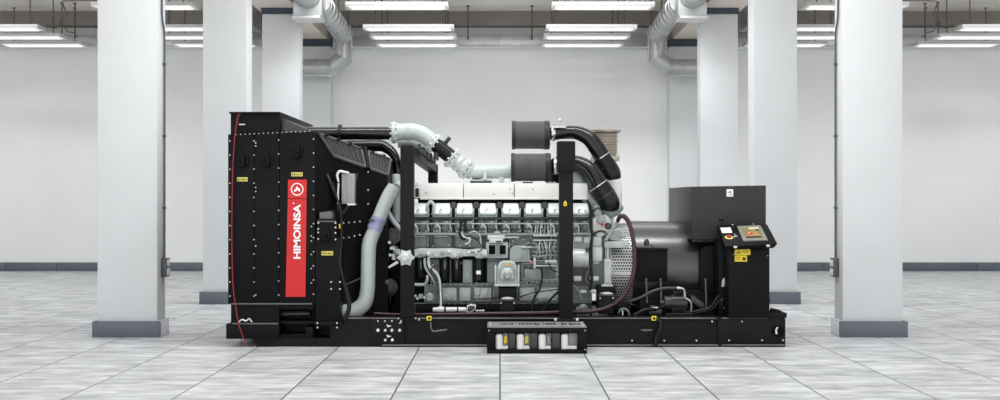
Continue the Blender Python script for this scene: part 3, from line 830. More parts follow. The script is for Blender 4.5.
# crankcase ribs, doors and flanges
m.use(ENGD)
m.pb(436, 494, 283, 286, 0.55, 0.7, 0.004); m.pb(520, 560, 281, 283, 0.55, 0.7, 0.004)
m.use(mat('engine_pale_side_paint', (176, 183, 180), 0.35, 0.1, 0.2, 9))
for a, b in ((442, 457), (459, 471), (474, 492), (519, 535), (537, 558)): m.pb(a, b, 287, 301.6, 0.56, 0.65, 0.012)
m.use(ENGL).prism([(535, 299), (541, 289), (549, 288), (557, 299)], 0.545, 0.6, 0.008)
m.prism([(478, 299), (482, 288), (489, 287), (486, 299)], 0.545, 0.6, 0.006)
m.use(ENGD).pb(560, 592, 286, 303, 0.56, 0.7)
eng = part(m, 'engine_block', 'grey engine block')
m = M(ZINC)
rr = random.Random(11)
m.dots([(440 + 5.2 * k, 284.6) for k in range(10)] + [(522 + 5 * k, 282) for k in range(8)], 0.545, 0.6)
m.dots([(443 + 6.2 * k, 303.6) for k in range(19)], 0.62, 0.6)
for k in range(90):
    x, y = rr.uniform(416, 588), rr.choice([rr.uniform(234.5, 248), rr.uniform(262, 285), rr.uniform(285, 301)])
    m.use(rr.choice([ZINC, ZINC, DEEP, CHAR])); m.dots([(x, y)], rr.uniform(0.47, 0.53), rr.uniform(0.5, 1.0), 0.03); c = W(x, y, 0.53); m.cyl(c, c + Vector((0, 0.1, 0)), 0.006, 6)
part(m, 'bolt', parent=eng)
m = M(WHITE)
for a, b in ((419.6, 463), (463.6, 514), (514.6, 588)): m.pb(a, b, 183.2, 198.6, 0.58, 1.5, 0.014)
m.pb(420, 588, 197.6, 199.6, 0.56, 1.52, 0.004)
m.use(RUBBER).lathe(W(413.5, 193, 1.0), (1, 0, 0), [(0, 0.06), (0, 0.07), (0.03, 0.06), (0.05, 0.07), (0.08, 0.06)], 18); m.pb(414, 420, 187, 198, 0.6, 0.9, 0.012)
man = part(m, 'charge_cooler', 'white charge air cooler casing')
m = M(DEEP); m.dots([(426, 192.5), (494, 194.3), (512.4, 193.4), (510, 188.5), (533, 189)], 0.578, 0.55, 0.012); part(m, 'bolt', parent=man)
m = M(CHAR); m.pb(523, 533, 181.8, 183.6, 0.75, 0.85, 0.004); m.use(STEEL).pb(546, 556, 181.6, 183.4, 0.75, 0.9, 0.004); part(m, 'cable_clip', parent=man)

# rocker covers (one built, seven copies) and cylinder heads
CD = 0.40
xs8 = [419.3, 442, 464.5, 487.8, 511, 533.6, 556.2, 580.8]
def rocker(cx):
    m = M(ENGL, ENG)
    D1 = 0.75
    lo = [(-9.8, 216.6), (9.8, 216.6), (9.8, 214), (-9.8, 214)]
    m.use(ENGD).pb(cx - 9.6, cx + 9.6, 213.8, 217, CD - 0.01, D1, 0.006)
    m.use(ENG)
    for q in (-1, 1): m.prism([(cx + q * 9.4, 214), (cx + q * 7.0, 214), (cx + q * 9.0, 208), (cx + q * 9.8, 208.6)], CD - 0.02, CD + 0.05, 0.004)
    b = [W(cx - 9.2, 213.8, CD), W(cx + 9.2, 213.8, CD), W(cx + 7.6, 203.2, CD), W(cx - 7.6, 203.2, CD)]
    b[2] += Vector((0, 0.09, 0)); b[3] += Vector((0, 0.09, 0))
    bk = [Vector((v.x, G + D1, v.z)) for v in b]
    m.use(ENGL).hexa(b + bk, 0.014, 3)
    m.use(ENG)
    m.dots([(cx - 8.6, 215.3), (cx + 8.6, 215.3)], CD - 0.012, 0.9, 0.02)
    p = W(cx - 1.2, 210.4, CD + 0.02); m.use(CHAR)
    m.tube([p + Vector((-0.012, -0.01, -0.012)), p + Vector((0.0, -0.014, 0.008)), p + Vector((0.014, -0.006, 0.01))], 0.005, 6)
    return m
c0_ = rocker(xs8[0]).build('rocker_cover', eng); c0_['label'] = 'pale rocker cover'
for x in xs8[1:]:
    c = c0_.copy(); COL.objects.link(c); c.location = c0_.location + Vector(((x - xs8[0]) * S(CD), 0, 0))
for i in range(7):
    cx = (xs8[i] + xs8[i + 1]) / 2
    m = M(CHAR)
    if i == 0:
        m.use(ENGL).ptube([(cx - 4, 214, 0.44), (cx - 3.4, 206, 0.42), (cx, 201.6, 0.42), (cx + 3.2, 206, 0.42), (cx + 2, 215, 0.44)], 1.6, 10); part(m, 'vent_pipe', parent=eng); continue
    m.lathe(W(cx, 205.5, 0.48), (0, 1, 0), [(0, 0.03), (0.01, 0.038), (0.3, 0.038)], 16)
    m.use(RUBBER).ptube([(cx, 206, 0.55), (cx + 0.4, 212, 0.52), (cx - 0.4, 217, 0.5)], 1.8, 10)
    part(m, 'injector_cap', parent=eng)
m = M(CHAR); m.pb(413.8, 592, 217.2, 219.2, 0.40, 0.62, 0.004); part(m, 'drip_rail', parent=eng)
for i, cx in enumerate(xs8):
    m = M(ENG, ENGL, ENGD)
    rr = random.Random(20 + i)
    m.use(ENG).pb(cx - 9.8, cx + 9.8, 219.4, 234.5, 0.50, 0.64, 0.012)
    m.use(ENGL).pb(cx - 8.6, cx - 2, 221.5, 229, 0.455, 0.52, 0.02)
    m.use(ENGD).lathe(W(cx + 4, 226, 0.52), (0, -1, 0), [(0, 0.055), (0.05, 0.055), (0.06, 0.045), (0.06, 0.02), (0.09, 0.02)], 18)
    m.use(ENGL)
    m.ptube([(cx - 6, 220, 0.47), (cx - 5.4, 224, 0.42), (cx - 2.4, 227.5, 0.42), (cx - 2.0, 233, 0.45)], 1.1, 8)
    m.ptube([(cx + 8.6, 219.5, 0.46), (cx + 8.2, 226, 0.43), (cx + 9.6, 231, 0.44)], 0.9, 8)
    m.use(ZINC).dots([(cx - 8, 231.4), (cx - 3, 231.8), (cx + 1.5, 221.4), (cx + 7.6, 221.6), (cx + 7.3, 231.4)], 0.49, 0.95, 0.03)
    m.use(CHAR).pb(cx - 0.6 + rr.uniform(-1, 1), cx + 1.2, 219.6, 225 + rr.uniform(0, 4), 0.44, 0.5, 0.004)
    m.use(DEEP).pb(cx + 10.0, cx + 12.2, 219.4, 233, 0.47, 0.52, 0.003)  # black bar painted as the shade in the gap between heads
    m.use(ENGL).pb(cx - 8 + rr.uniform(0, 3), cx - 4, 230, 232.4, 0.45, 0.52, 0.004); m.pb(cx + 2, cx + 6 + rr.uniform(0, 2), 221, 223, 0.44, 0.52, 0.004)
    m.use(DEEP).pb(cx - 1.4, cx + 0.2, 228, 233, 0.49, 0.51)
    part(m, 'cylinder_head', parent=eng)
m = M(ENGL, ENG)
m.ptube([(414, 223.6, 0.42), (591, 223.6, 0.42)], 0.8, 8, smooth=False)
m.use(ENG).ptube([(414, 233.8, 0.45), (500, 234.2, 0.45), (591, 233.8, 0.45)], 1.5, 10, smooth=False)
m.use(CHAR).ptube([(458, 229.3, 0.42), (548, 229, 0.42)], 0.6, 8, smooth=False)
part(m, 'fuel_rail', parent=eng)
m = M(ENGD, ENGL, ENG)
for a, b in ((414.5, 426.6), (433.8, 449.2), (455, 468), (469.5, 479)):
    m.use(ENGD).pb(a, b, 237, 248.2, 0.5, 0.62, 0.014); m.use(ENGL).pb(a, b, 235.4, 237.4, 0.49, 0.6, 0.006)
    m.use(ENG).pb(b - 0.2, b + 2.0, 236, 248, 0.5, 0.6, 0.008)
part(m, 'tappet_cover', 'grey square side cover', eng)
m = M(ENGL)
pts = [(413.8, 249.5), (420, 248.2), (436, 248.6), (452, 248.2), (470, 249.6), (479, 248), (487, 250), (487.4, 257), (483, 258.8), (476, 258.2), (474, 256), (462, 256.6), (458, 258.4), (452, 258.4), (448, 256.4), (440, 258.2), (430, 258), (426, 256), (420, 258), (413.8, 257)]
m.prism(pts, 0.42, 0.62, 0.01)
rr = random.Random(5)
for k in range(11):
    x = 416 + 6.6 * k + rr.uniform(-1, 1); m.use((ENGL, ENG, WHITE)[k % 3]).lathe(W(x, 254.5 + rr.uniform(-3, 2), 0.43), (0, -1, 0), [(0, 0.024), (rr.uniform(0.02, 0.05), 0.022), (0.06, 0.012)], 10)
m.use(ZINC).dots([(418, 253.5), (425, 255.6), (430, 252.4), (438, 255.4), (446, 252.6), (453.5, 256), (460, 252.6), (468, 254), (475, 255.6), (482, 253)], 0.42, 0.9, 0.02)
part(m, 'oil_gallery', 'pale scalloped oil manifold', eng)
for cx, y0, y1, w in ((420.6, 258.5, 278, 4.2), (444.6, 257.5, 280.5, 4.4), (456.4, 257.5, 281, 4.4), (478.3, 258, 281, 4.6)):
    m = M(RUBBER, CHAR)
    p = W(cx, y1, 0.47); q = W(cx, y0, 0.47); l = (q - p).length
    m.lathe(p, (0, 0, 1), [(0, w * S(.47) * 0.8), (0.012, w * S(.47)), (l * 0.86, w * S(.47)), (l * 0.88, w * S(.47) * 0.9), (l, w * S(.47) * 0.9)], 18)
    if cx > 470: m.use(SIGNW).pb(cx - 2, cx + 2.4, 270.6, 274.2, 0.47 - w * S(.47) - 0.004, 0.47 - w * S(.47) + 0.008)
    else: m.use(GREYL).pb(cx - 0.6, cx + 1.0, 261, 269, 0.47 - w * S(.47) - 0.002, 0.47 - w * S(.47) + 0.008)
    part(m, 'oil_filter', 'hanging black oil filter', eng)
m = M(ENGL, CELA)
m.ptube([(428.4, 257, 0.42), (428.6, 264, 0.40), (431, 269, 0.4), (436.5, 273.5, 0.4), (439.5, 281, 0.4), (440.6, 292, 0.38)], [1.6, 1.7, 1.8, 1.8, 1.4, 0.9], 10)
m.ptube([(424.6, 258, 0.42), (425, 266, 0.41), (428.5, 273, 0.41), (433, 279, 0.41), (437, 289, 0.4)], 1.2, 10)
m.use(CELA).ptube([(414, 284.6, 0.46), (424, 284.4, 0.44), (427, 281, 0.42), (427.4, 275, 0.42)], 1.6, 10)
m.use(CHAR).ptube([(431, 268, 0.38), (435, 280, 0.36), (438.6, 294, 0.36)], 1.0, 8)
m.use(ENG).lathe(W(430, 297, 0.5), (0, -1, 0), [(0, 0.05), (0.08, 0.05), (0.1, 0.03)], 16)
m.use(ENG).lathe(W(421, 296, 0.52), (0, -1, 0), [(0, 0.03), (0.08, 0.03), (0.1, 0.02)], 12)
m.use(ZINC).dots([(415.5, 296), (417.5, 298.6), (424.6, 297.5)], 0.45, 1.5, 0.05)
part(m, 'oil_pipe', parent=eng)
# white drain valve run on the deck
m = M(WHITE, STEEL)
m.ptube([(433, 309.6, 0.3), (438, 309.6, 0.3)], 2.2, 14, smooth=False); m.ptube([(438, 309.4, 0.3), (444, 309.4, 0.3)], 2.9, 14, smooth=False)
m.ptube([(446, 309.4, 0.3), (457, 309.4, 0.3)], 2.3, 14, smooth=False); m.ptube([(458.5, 309.4, 0.3), (466, 309.6, 0.3)], 2.3, 14, smooth=False)
m.use(ZINC).ptube([(440.6, 309, 0.3), (440.8, 300, 0.3), (440.4, 292, 0.34)], [1.3, 1.0, 0.9], 10)
m.use(CHAR); m.ptube([(444, 309.4, 0.3), (446, 309.4, 0.3)], 1.8, 12, smooth=False); m.ptube([(457, 309.4, 0.3), (458.5, 309.4, 0.3)], 2.5, 12, smooth=False)
m.prism([(466, 312), (467, 305.6), (471, 304.4), (476, 305), (475.4, 310), (470, 312.6)], 0.25, 0.36, 0.01)
m.use(ZINC)
for x in (476, 479, 482): m.ptube([(x, 311, 0.26), (x + 2.4, 310.4, 0.26)], 0.9, 8, smooth=False)
part(m, 'drain_valve', 'white drain valve pipe on the skid deck', eng)
# electronics and centre cover
m = M(ENGL, DEEP, CHAR)
m.use(ENG).pb(486, 508, 242, 258, 0.44, 0.62, 0.012)
m.use(DEEP).pb(488, 496.2, 244.3, 255.2, 0.415, 0.46, 0.008); m.pb(498.6, 506.6, 244.3, 255.2, 0.415, 0.46, 0.008)
m.use(ENGL).pb(487.4, 505, 235, 239.4, 0.42, 0.6, 0.008); m.pb(489, 503, 239, 243.4, 0.40, 0.6, 0.01); m.pb(494, 500.6, 231, 236, 0.44, 0.6, 0.008)
m.pb(505, 519, 236.6, 238.2, 0.43, 0.6, 0.004)
m.use(CHAR).pb(496, 501.6, 240.6, 242.8, 0.39, 0.41, 0.002)
part(m, 'control_module', 'pair of square black engine modules', eng)
m = M(ENGL, ENG, YEL)
m.use(ENGL).pb(494.6, 519.6, 283.8, 286.4, 0.36, 0.6, 0.004); m.pb(494.6, 496.4, 265, 285, 0.37, 0.42, 0.004); m.pb(517.6, 519.4, 265, 285, 0.37, 0.42, 0.004)
m.use(ENG).prism([(496.4, 284), (496.4, 270), (499, 262.6), (502.5, 260.6), (512, 260.6), (515.4, 262.6), (517.8, 270), (517.8, 284)], 0.40, 0.62, 0.02)
m.use(ENGL).prism([(500, 280), (501.4, 271), (504, 268), (510.4, 268), (513, 271), (514.4, 280)], 0.36, 0.42, 0.02)
m.use(ENG).lathe(W(507.4, 275, 0.37), (0, -1, 0), [(0, 0.045), (0.025, 0.045), (0.04, 0.03)], 18)
m.use(ZINC).dots([(498, 281.5), (516, 281.5), (498.6, 268.5), (515.6, 268.5)], 0.4, 0.9)
pc = part(m, 'pump_cover', 'grey pump cover with yellow mark', eng)
m = M(mat('amber_sticker', (232, 170, 30), 0.45)); c = W(507.6, 264.4, 0.396); m.poly([c + Vector((math.cos(k * PI / 4) * (0.024 if k % 2 == 0 else 0.016), -0.001, math.sin(k * PI / 4) * (0.024 if k % 2 == 0 else 0.016))) for k in range(8)], [tuple(range(8))])
part(m, 'amber_sticker', 'small amber sticker', eng)
# injection pump pipework
m = M(ENGL, ENG, ENGD, CHAR)
m.use(ENGD).pb(509, 552, 234, 258, 0.52, 0.64, 0.01)
m.use(ENG).prism([(510, 262), (510, 249), (514, 245.4), (526, 245.4), (530, 249), (530, 262)], 0.47, 0.6, 0.014)
m.use(ENGL).pb(534, 557, 234.6, 236.4, 0.40, 0.5, 0.003); m.pb(533, 557, 239.6, 241, 0.40, 0.5, 0.003)
for k in range(7):
    x = 535 + 3.2 * k
    r2 = random.Random(40 + k)
    m.use((ENGL, ENG)[k % 2]).ptube([(x, 221 + r2.uniform(0, 4), 0.45), (x + r2.uniform(-1, 1), 229, 0.42), (x + r2.uniform(-1.5, 1.5), 236, 0.41)], 0.6, 7)
    m.use((ENG, ENGL)[k % 2]).ptube([(x + r2.uniform(-2, 2), 241, 0.42), (x + r2.uniform(-2, 3), 248, 0.41), (x + r2.uniform(-1, 3), 254, 0.43), (x + r2.uniform(-2, 2), 259, 0.46)], 0.65, 7)
    m.use(ENG).lathe(W(x + 0.6, 247, 0.5), (0, -1, 0), [(0, 0.018), (0.05, 0.018), (0.06, 0.011)], 10)
for k in range(4):
    y = 243 + 4.2 * k
    m.use(ENG).ptube([(532.5, y, 0.44), (540, y + 0.8, 0.43), (548, y - 0.6, 0.43), (557, y, 0.45)], 0.7, 7)
m.use(ENGL).pb(521, 532, 246.4, 248, 0.42, 0.5, 0.003); m.pb(510, 518, 236.6, 238, 0.42, 0.5, 0.003)
m.use(CHAR).pb(536, 549.5, 260.4, 263, 0.43, 0.5, 0.004)
m.use(ENGL).pb(533.5, 536, 258, 269, 0.42, 0.5, 0.005); m.pb(535, 556, 265, 266.6, 0.42, 0.5, 0.004); m.pb(545, 557, 260, 263.5, 0.42, 0.5, 0.006)
m.use(mat('pink_cap', (226, 120, 128), 0.5)); m.sphere(W(531, 262, 0.42), 0.018)
m.use(ENGD).pb(521, 558, 262, 281, 0.56, 0.64, 0.02)
m.use(ENG).pb(524, 541, 269, 279, 0.53, 0.6, 0.016)
part(m, 'injection_pump', 'pump with close-set fuel pipes', eng)
# wiring
m = M(RUBBER); m.ptube([(460.6, 219, 0.4), (460.8, 227, 0.38), (459.6, 233, 0.38), (463, 239, 0.38), (468, 236.6, 0.38)], 1.3, 8); part(m, 'wire', parent=eng)
m = M(RUBBER); m.ptube([(465.6, 219, 0.4), (465.4, 226, 0.38), (466.6, 232, 0.38)], 1.3, 8); part(m, 'wire', parent=eng)
m = M(RUBBER); m.ptube([(470, 235, 0.4), (478, 241, 0.4), (482, 248, 0.4), (478, 252, 0.4), (470, 252, 0.4)], 0.5, 6); part(m, 'wire', parent=eng)
m = M(ENGL); m.ptube([(461, 232, 0.39), (464, 237, 0.38), (470, 239, 0.37), (468.4, 243, 0.37), (465, 244, 0.38)], 1.0, 8); part(m, 'wire', parent=eng)
m = M(ENGL); m.ptube([(469, 233, 0.41), (475, 231.6, 0.41), (480, 236, 0.41), (481, 244, 0.41), (482, 250, 0.41)], 0.6, 6); part(m, 'wire', parent=eng)
m = M(RUBBER); m.ptube([(541, 268, 0.4), (542, 276, 0.38), (540, 288, 0.36), (534, 298, 0.34), (532, 311, 0.3)], 1.0, 8); part(m, 'wire', parent=eng)
m = M(RUBBER); m.ptube([(520, 297, 0.42), (532, 293, 0.4), (546, 291, 0.4), (559, 289, 0.42)], 0.6, 6); part(m, 'wire', parent=eng)
m = M(RUBBER); m.ptube([(474, 299, 0.45), (490, 298.4, 0.44), (500, 297, 0.42)], 0.7, 6); part(m, 'wire', parent=eng)
m = M(RUBBER); m.ptube([(474, 302, 0.45), (488, 301.6, 0.44), (499, 302, 0.42)], 0.7, 6); part(m, 'wire', parent=eng)
m = M(RUBBER); m.ptube([(558, 292, 0.4), (550, 300, 0.36), (543, 310, 0.3)], 1.2, 8); part(m, 'wire', parent=eng)
m = M(RUBBER); m.ptube([(548, 262, 0.4), (552, 270, 0.4), (558, 272, 0.42)], 0.6, 6); part(m, 'wire', parent=eng)
m = M(CLARET); m.ptube([(453, 228, 0.41), (462, 230.5, 0.4), (474, 228.6, 0.41)], 0.45, 6); part(m, 'wire', parent=eng)
# engine mounts
for cx in (507.5, 606.5):
    m = M(BLACK, STEEL)
    top = 299 if cx < 550 else 294
    m.pb(cx - 7.5, cx + 7.5, top + 2, 314, 0.2, 0.6, 0.006); m.pb(cx - 9, cx + 9, 288 if cx < 550 else 286, top, 0.42, 0.64, 0.006)
    m.use(ZINC).lathe(W(cx, top + 1.2, 0.3), (0, 0, 1), [(0, 0.075), (0.014, 0.075), (0.03, 0.05), (0.036, 0.0)], 20)
    m.use(CHAR).pb(cx - 8, cx + 8, top + 0.6, top + 2.4, 0.18, 0.5, 0.004)
    m.use(ZINC).dots([(cx - 6.4, top + 4), (cx + 6.4, top + 4)], 0.18, 0.9)
    part(m, 'engine_mount', parent=eng)
# fan-end gear
m = M(DEEP, ENGD, CELA, CHAR)
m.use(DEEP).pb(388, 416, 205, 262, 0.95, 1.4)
m.use(CELA).ptube([(396, 175, 0.75), (396.5, 195, 0.7), (397, 222, 0.7)], 4.4, 16); m.ptube([(388, 212, 0.6), (394, 222, 0.58), (403, 231, 0.58)], 2.6, 12)
m.use(CELA).ptube([(396, 189, 0.5), (402, 186, 0.6), (416, 187, 0.7)], [6, 6, 5], 16)
m.use(CHAR).lathe(W(393, 236, 0.7), (0, -1, 0), [(0, 0.09), (0.06, 0.09), (0.06, 0.05), (0.1, 0.05)], 20)
m.lathe(W(389, 287, 0.65), (0, -1, 0), [(0, 0.1), (0.1, 0.1), (0.12, 0.04)], 20); m.use(GREYL).lathe(W(387, 282, 0.5), (0, -1, 0), [(0, 0.03), (0.05, 0.03), (0.06, 0.015)], 14)
m.use(CHAR).pb(378, 396, 284, 306, 0.7, 1.0, 0.02); m.pb(376, 388, 258, 274, 0.7, 1.0, 0.02)
m.use(ENGL).pb(389, 396, 246, 250.6, 0.4, 0.6, 0.008); m.pb(391, 396.5, 253, 261, 0.4, 0.6, 0.01); m.use(CELA).pb(383.5, 388, 252, 262, 0.45, 0.6, 0.006)
m.use(ZINC).dots([(389.5, 242.5), (390.5, 255)], 0.42, 1.8, 0.04)
part(m, 'fan_gear', parent=eng)
m = M(ENGL, STEEL)
c = W(405.5, 257.5, -0.04)
n = 12; pts = []
for k in range(n):
    a = 2 * PI * k / n; r = (9.6 if k % 2 == 0 else 6.4); pts.append((405.8 + r * math.cos(a), 257.8 - r * math.sin(a)))
m.use(ENGL).prism(pts, -0.07, -0.035, 0.012)
m.lathe(c + Vector((0, -0.03, 0)), (0, -1, 0), [(0, 0.05), (0.03, 0.05), (0.045, 0.03), (0.06, 0.028)], 16)
m.ptube([(398, 262, -0.05), (393, 265, -0.06), (388.6, 267.6, -0.06)], [1.6, 1.4, 1.0], 10)
m.use(ENGL).ptube([(405, 256, -0.05), (399, 252, 0.1), (396, 252, 0.4)], 3, 12)
m.use(ZINC).dots([(409, 254), (402.5, 262), (410, 262)], -0.07, 1.1, 0.03)
part(m, 'hand_valve', 'pale star shaped hand valve on the post')

# engine end next to the alternator
m = M(ENGL, ENG, CHAR, STEEL)
m.use(ENG).pb(573, 591, 234, 262, 0.5, 0.64, 0.012)
m.use(ENGL).ptube([(574, 258, 0.42), (588, 258, 0.42)], 9.4, 24, smooth=False); m.use(WHITE).ptube([(572.6, 257.6, 0.42), (575, 257.6, 0.42)], 8.2, 22, smooth=False)
m.use(CHAR).lathe(W(587, 249, 0.36), (0, -1, 0), [(0, 0.02), (0.05, 0.02), (0.06, 0.01)], 10)
m.use(ENGL).pb(574, 582, 236.6, 242, 0.44, 0.55, 0.01); m.pb(583.5, 590, 237, 243.4, 0.45, 0.55, 0.01)
m.use(ENGL).pb(574, 581.6, 276, 281.4, 0.4, 0.5, 0.012); m.pb(590, 599, 276.5, 281, 0.38, 0.5, 0.012); m.pb(590, 596.5, 289.6, 293.4, 0.38, 0.5, 0.012); m.pb(580, 587, 290, 293.6, 0.4, 0.5, 0.012)
m.use(CHAR).pb(573, 592, 268, 318, 0.58, 1.2); m.use(ENGD).lathe(W(583, 309, 0.36), (0, -1, 0), [(0, 0.055), (0.04, 0.055), (0.06, 0.03)], 16); m.pb(577, 589, 308, 316, 0.34, 0.5, 0.01)
m.use(ENGD).ptube([(573, 285, 0.42), (578, 290, 0.4), (582, 300, 0.38)], 1.0, 8); m.ptube([(588, 270, 0.42), (586, 280, 0.4), (592, 286, 0.4)], 1.0, 8)
part(m, 'starter_motor', 'bright cylindrical starter', eng)
m = M(RUBBER); m.ptube([(587.4, 200, 0.4), (590.4, 208, 0.36), (590.6, 226, 0.34), (592.4, 234, 0.34), (590.6, 246, 0.34), (590.4, 262, 0.34), (592, 276, 0.34), (590, 290, 0.36)], 1.5, 10); part(m, 'black_cable', parent=eng)
m = M(ENGL, ENG, CHAR, RED)
m.use(ENG).pb(589, 614, 215, 292, 0.66, 1.45, 0.02)
m.use(ENGL).pb(593, 601.6, 236.5, 246, 0.48, 0.6, 0.01); m.pb(592.6, 602.6, 247, 262, 0.46, 0.6, 0.02); m.prism([(592.6, 246), (597, 242), (602, 246), (603, 251), (599, 264), (593, 264)], 0.5, 0.6, 0.008)
m.use(ENGL).pb(604.4, 611.4, 259, 285.6, 0.42, 0.5, 0.008); m.pb(601.6, 613, 284.6, 286.6, 0.40, 0.5, 0.004); m.pb(604.6, 629, 241.4, 248, 0.46, 0.56, 0.008)
m.use(CHAR).pb(605, 611, 248, 258.6, 0.5, 0.6, 0.01); m.use(ENGL).pb(606.6, 609, 248, 259, 0.48, 0.52, 0.004)
m.use(ENGL).pb(594, 602, 205, 216, 0.55, 0.7, 0.01); m.use(CHAR).ptube([(593, 212, 0.5), (598, 208, 0.48), (604, 213, 0.48)], 0.8, 8); m.use(WHITE).prism([(590, 222), (596, 216), (606, 214), (612, 220), (610, 232), (600, 238), (593, 234)], 0.5, 0.64, 0.012)
m.use(ENG).lathe(W(601, 219.5, 0.5), (0, -1, 0), [(0, 0.05), (0.05, 0.05), (0.06, 0.03)], 16)
m.use(CHAR).lathe(W(608, 226, 0.5), (0, -1, 0), [(0, 0.035), (0.04, 0.035), (0.06, 0.02)], 14); m.ptube([(594, 234, 0.46), (600, 231, 0.44), (606, 232.6, 0.44)], 1.2, 8)
m.use(RED).sphere(W(602, 224.4, 0.44), 0.016)
m.use(ENGL).ptube([(606, 240, 0.46), (612, 230, 0.42), (616.5, 223, 0.38), (620, 217, 0.34)], [1.6, 1.6, 1.8, 1.9], 10)
m.use(ENG).prism([(610, 240), (611, 231), (618, 228), (624, 231), (625, 238), (620, 240.6)], 0.5, 0.64, 0.012)
m.use(ZINC).dots([(613, 236), (622, 235), (617, 230.5), (606.5, 262), (609.4, 262), (607, 281.5), (609.6, 281.5), (608, 244.5), (625.5, 244.6)], 0.41, 0.8, 0.03)
fw = part(m, 'flywheel_housing', 'pale housing plates', eng)

# perforated guard
PERF = mat('perforated_silver_sheet', (200, 202, 200), 0.35, 0.4, 0.06)
AC = 1.10
cz = W(0, 268, AC).z; cyy = G + AC
m = M(PERF, DEEP, ENGL)
rg = 0.50
xL, xR = W(611, 0, 0.6).x, W(633.5, 0, 0.6).x
m.lathe((xL, cyy, cz), (1, 0, 0), [(0, rg - 0.02), (0.0, rg), (xR - xL, rg), (xR - xL, rg - 0.02)], 56)
m.use(DEEP)
for j in range(44):
    for k in range(8):
        xx = xL + 0.02 + k * 0.0275 + (0.013 if j % 2 else 0)
        if xx > xR - 0.015: continue
        d = Vector((0, -math.sin(math.radians(10 + j * 3.7)), math.cos(math.radians(10 + j * 3.7))))
        m.lathe(Vector((xx, cyy, cz)) + d * (rg - 0.001), d, [(0, 0.0105), (0.003, 0.0105)], 6)
m.use(WHITE)
zz = W(0, 273.4, 0.6).z; m.box(xL + 0.0, xR, cyy - rg - 0.012, cyy - rg + 0.02, zz - 0.018, zz + 0.018, 0.004)
part(m, 'perforated_guard', 'silver perforated coupling guard')

# --- alternator
m = M(mat('satin_charcoal_shell', (30, 30, 31), 0.28, 0.0, 0.04, 3, spec=1.0), BLACK2)
AX0, AX1 = W(633, 0, 0.6).x, W(735, 0, 0.6).x
ra = 0.52
m.lathe((AX0, cyy, cz), (1, 0, 0), [(0, ra - 0.03), (0.0, ra), (0.02, ra + 0.004), (0.42, ra), (0.86, ra), (0.88, ra - 0.02), (AX1 - AX0, ra - 0.03), (AX1 - AX0 + 0.02, ra - 0.1)], 72)
alt = part(m, 'alternator', 'charcoal cylindrical alternator')
m = M(BLACK2, CHAR)
m.pb(636, 667.4, 249.4, 282, 0.5, 0.72, 0.008)
m.prism([(634, 251), (638, 247.6), (668, 248.2), (669, 250.4)], 0.47, 0.7, 0.004)
part(m, 'cover_panel', 'flat black side cover', alt)
m = M(BLACK2); m.prism([(700, 290), (700, 250), (704, 246), (719, 244), (722, 246), (722, 300)], 0.52, 0.7, 0.01); part(m, 'shroud', parent=alt)
m = M(BLACK); 
m.pb(640, 722, 300, 318, 0.5, 1.7); m.prism([(640, 304), (650, 290), (712, 290), (722, 304)], 0.56, 1.6)
part(m, 'mounting_foot', parent=alt)
m = M(CHAR); c = W(646.5, 246, 0.5); m.lathe(c, (0, 0, 1), [(0, 0.02), (0.03, 0.03), (0.06, 0.024), (0.075, 0.01)], 12); m.ptube([(646, 246, 0.48), (651, 245, 0.47), (655, 248.6, 0.47)], 0.6, 6); part(m, 'lifting_ring', parent=alt)
m = M(GREYL)
for a, y0, y1 in ((646.6, 278.5, 303), (661, 278.5, 306), (706, 278.6, 312)):
    m.ptube([(a - 0.4, y0, 0.36), (a + 0.5, y1, 0.36)], 0.9, 8, smooth=False); m.ptube([(a - 0.4, y0, 0.36), (a - 0.4, y0 + 1.0, 0.36)], 1.4, 8, smooth=False)
part(m, 'jacking_rod', parent=alt)

# --- terminal box
m = M(TBOX)
T0 = 0.45
lb = W(691.5, 239.4, T0); lt = W(691.5, 186.6, T0); rb_ = W(766, 239.4, T0); rt = W(766, 185.4, T0)
T1 = 1.95
v = [lb, rb_, rt, lt]
bk = [Vector((q.x - (0.02 if i in (0, 3) else -0.0), G + T1, q.z)) for i, q in enumerate(v)]
m.hexa(v + bk, 0.006)
m.pb(694, 764, 238.6, 242, 0.5, 1.8)
tb = part(m, 'terminal_box', 'dark grey terminal box on the alternator')
m = M(SIGNW, INK); m.pb(726.6, 733.2, 189.2, 196.6, T0 - 0.004, T0); m.use(INK).pb(729.4, 731.2, 191.2, 192.8, T0 - 0.006, T0 - 0.004); m.pb(727.6, 728.8, 192, 192.8, T0 - 0.006, T0 - 0.004); m.pb(728.4, 729.6, 194.6, 195.2, T0 - 0.006, T0 - 0.004); m.pb(730.2, 732.4, 194.2, 195, T0 - 0.006, T0 - 0.004)
part(m, 'white_sticker', 'white square sticker', tb)
m = M(RUBBER); m.lathe(W(721, 219, T0), (0, -1, 0), [(0, 0.022), (0.02, 0.022), (0.03, 0.012)], 14); m.use(DEEP).dots([(675, 193), (675, 206)], T0 + 0.3, 0.1); part(m, 'cable_gland', parent=tb)
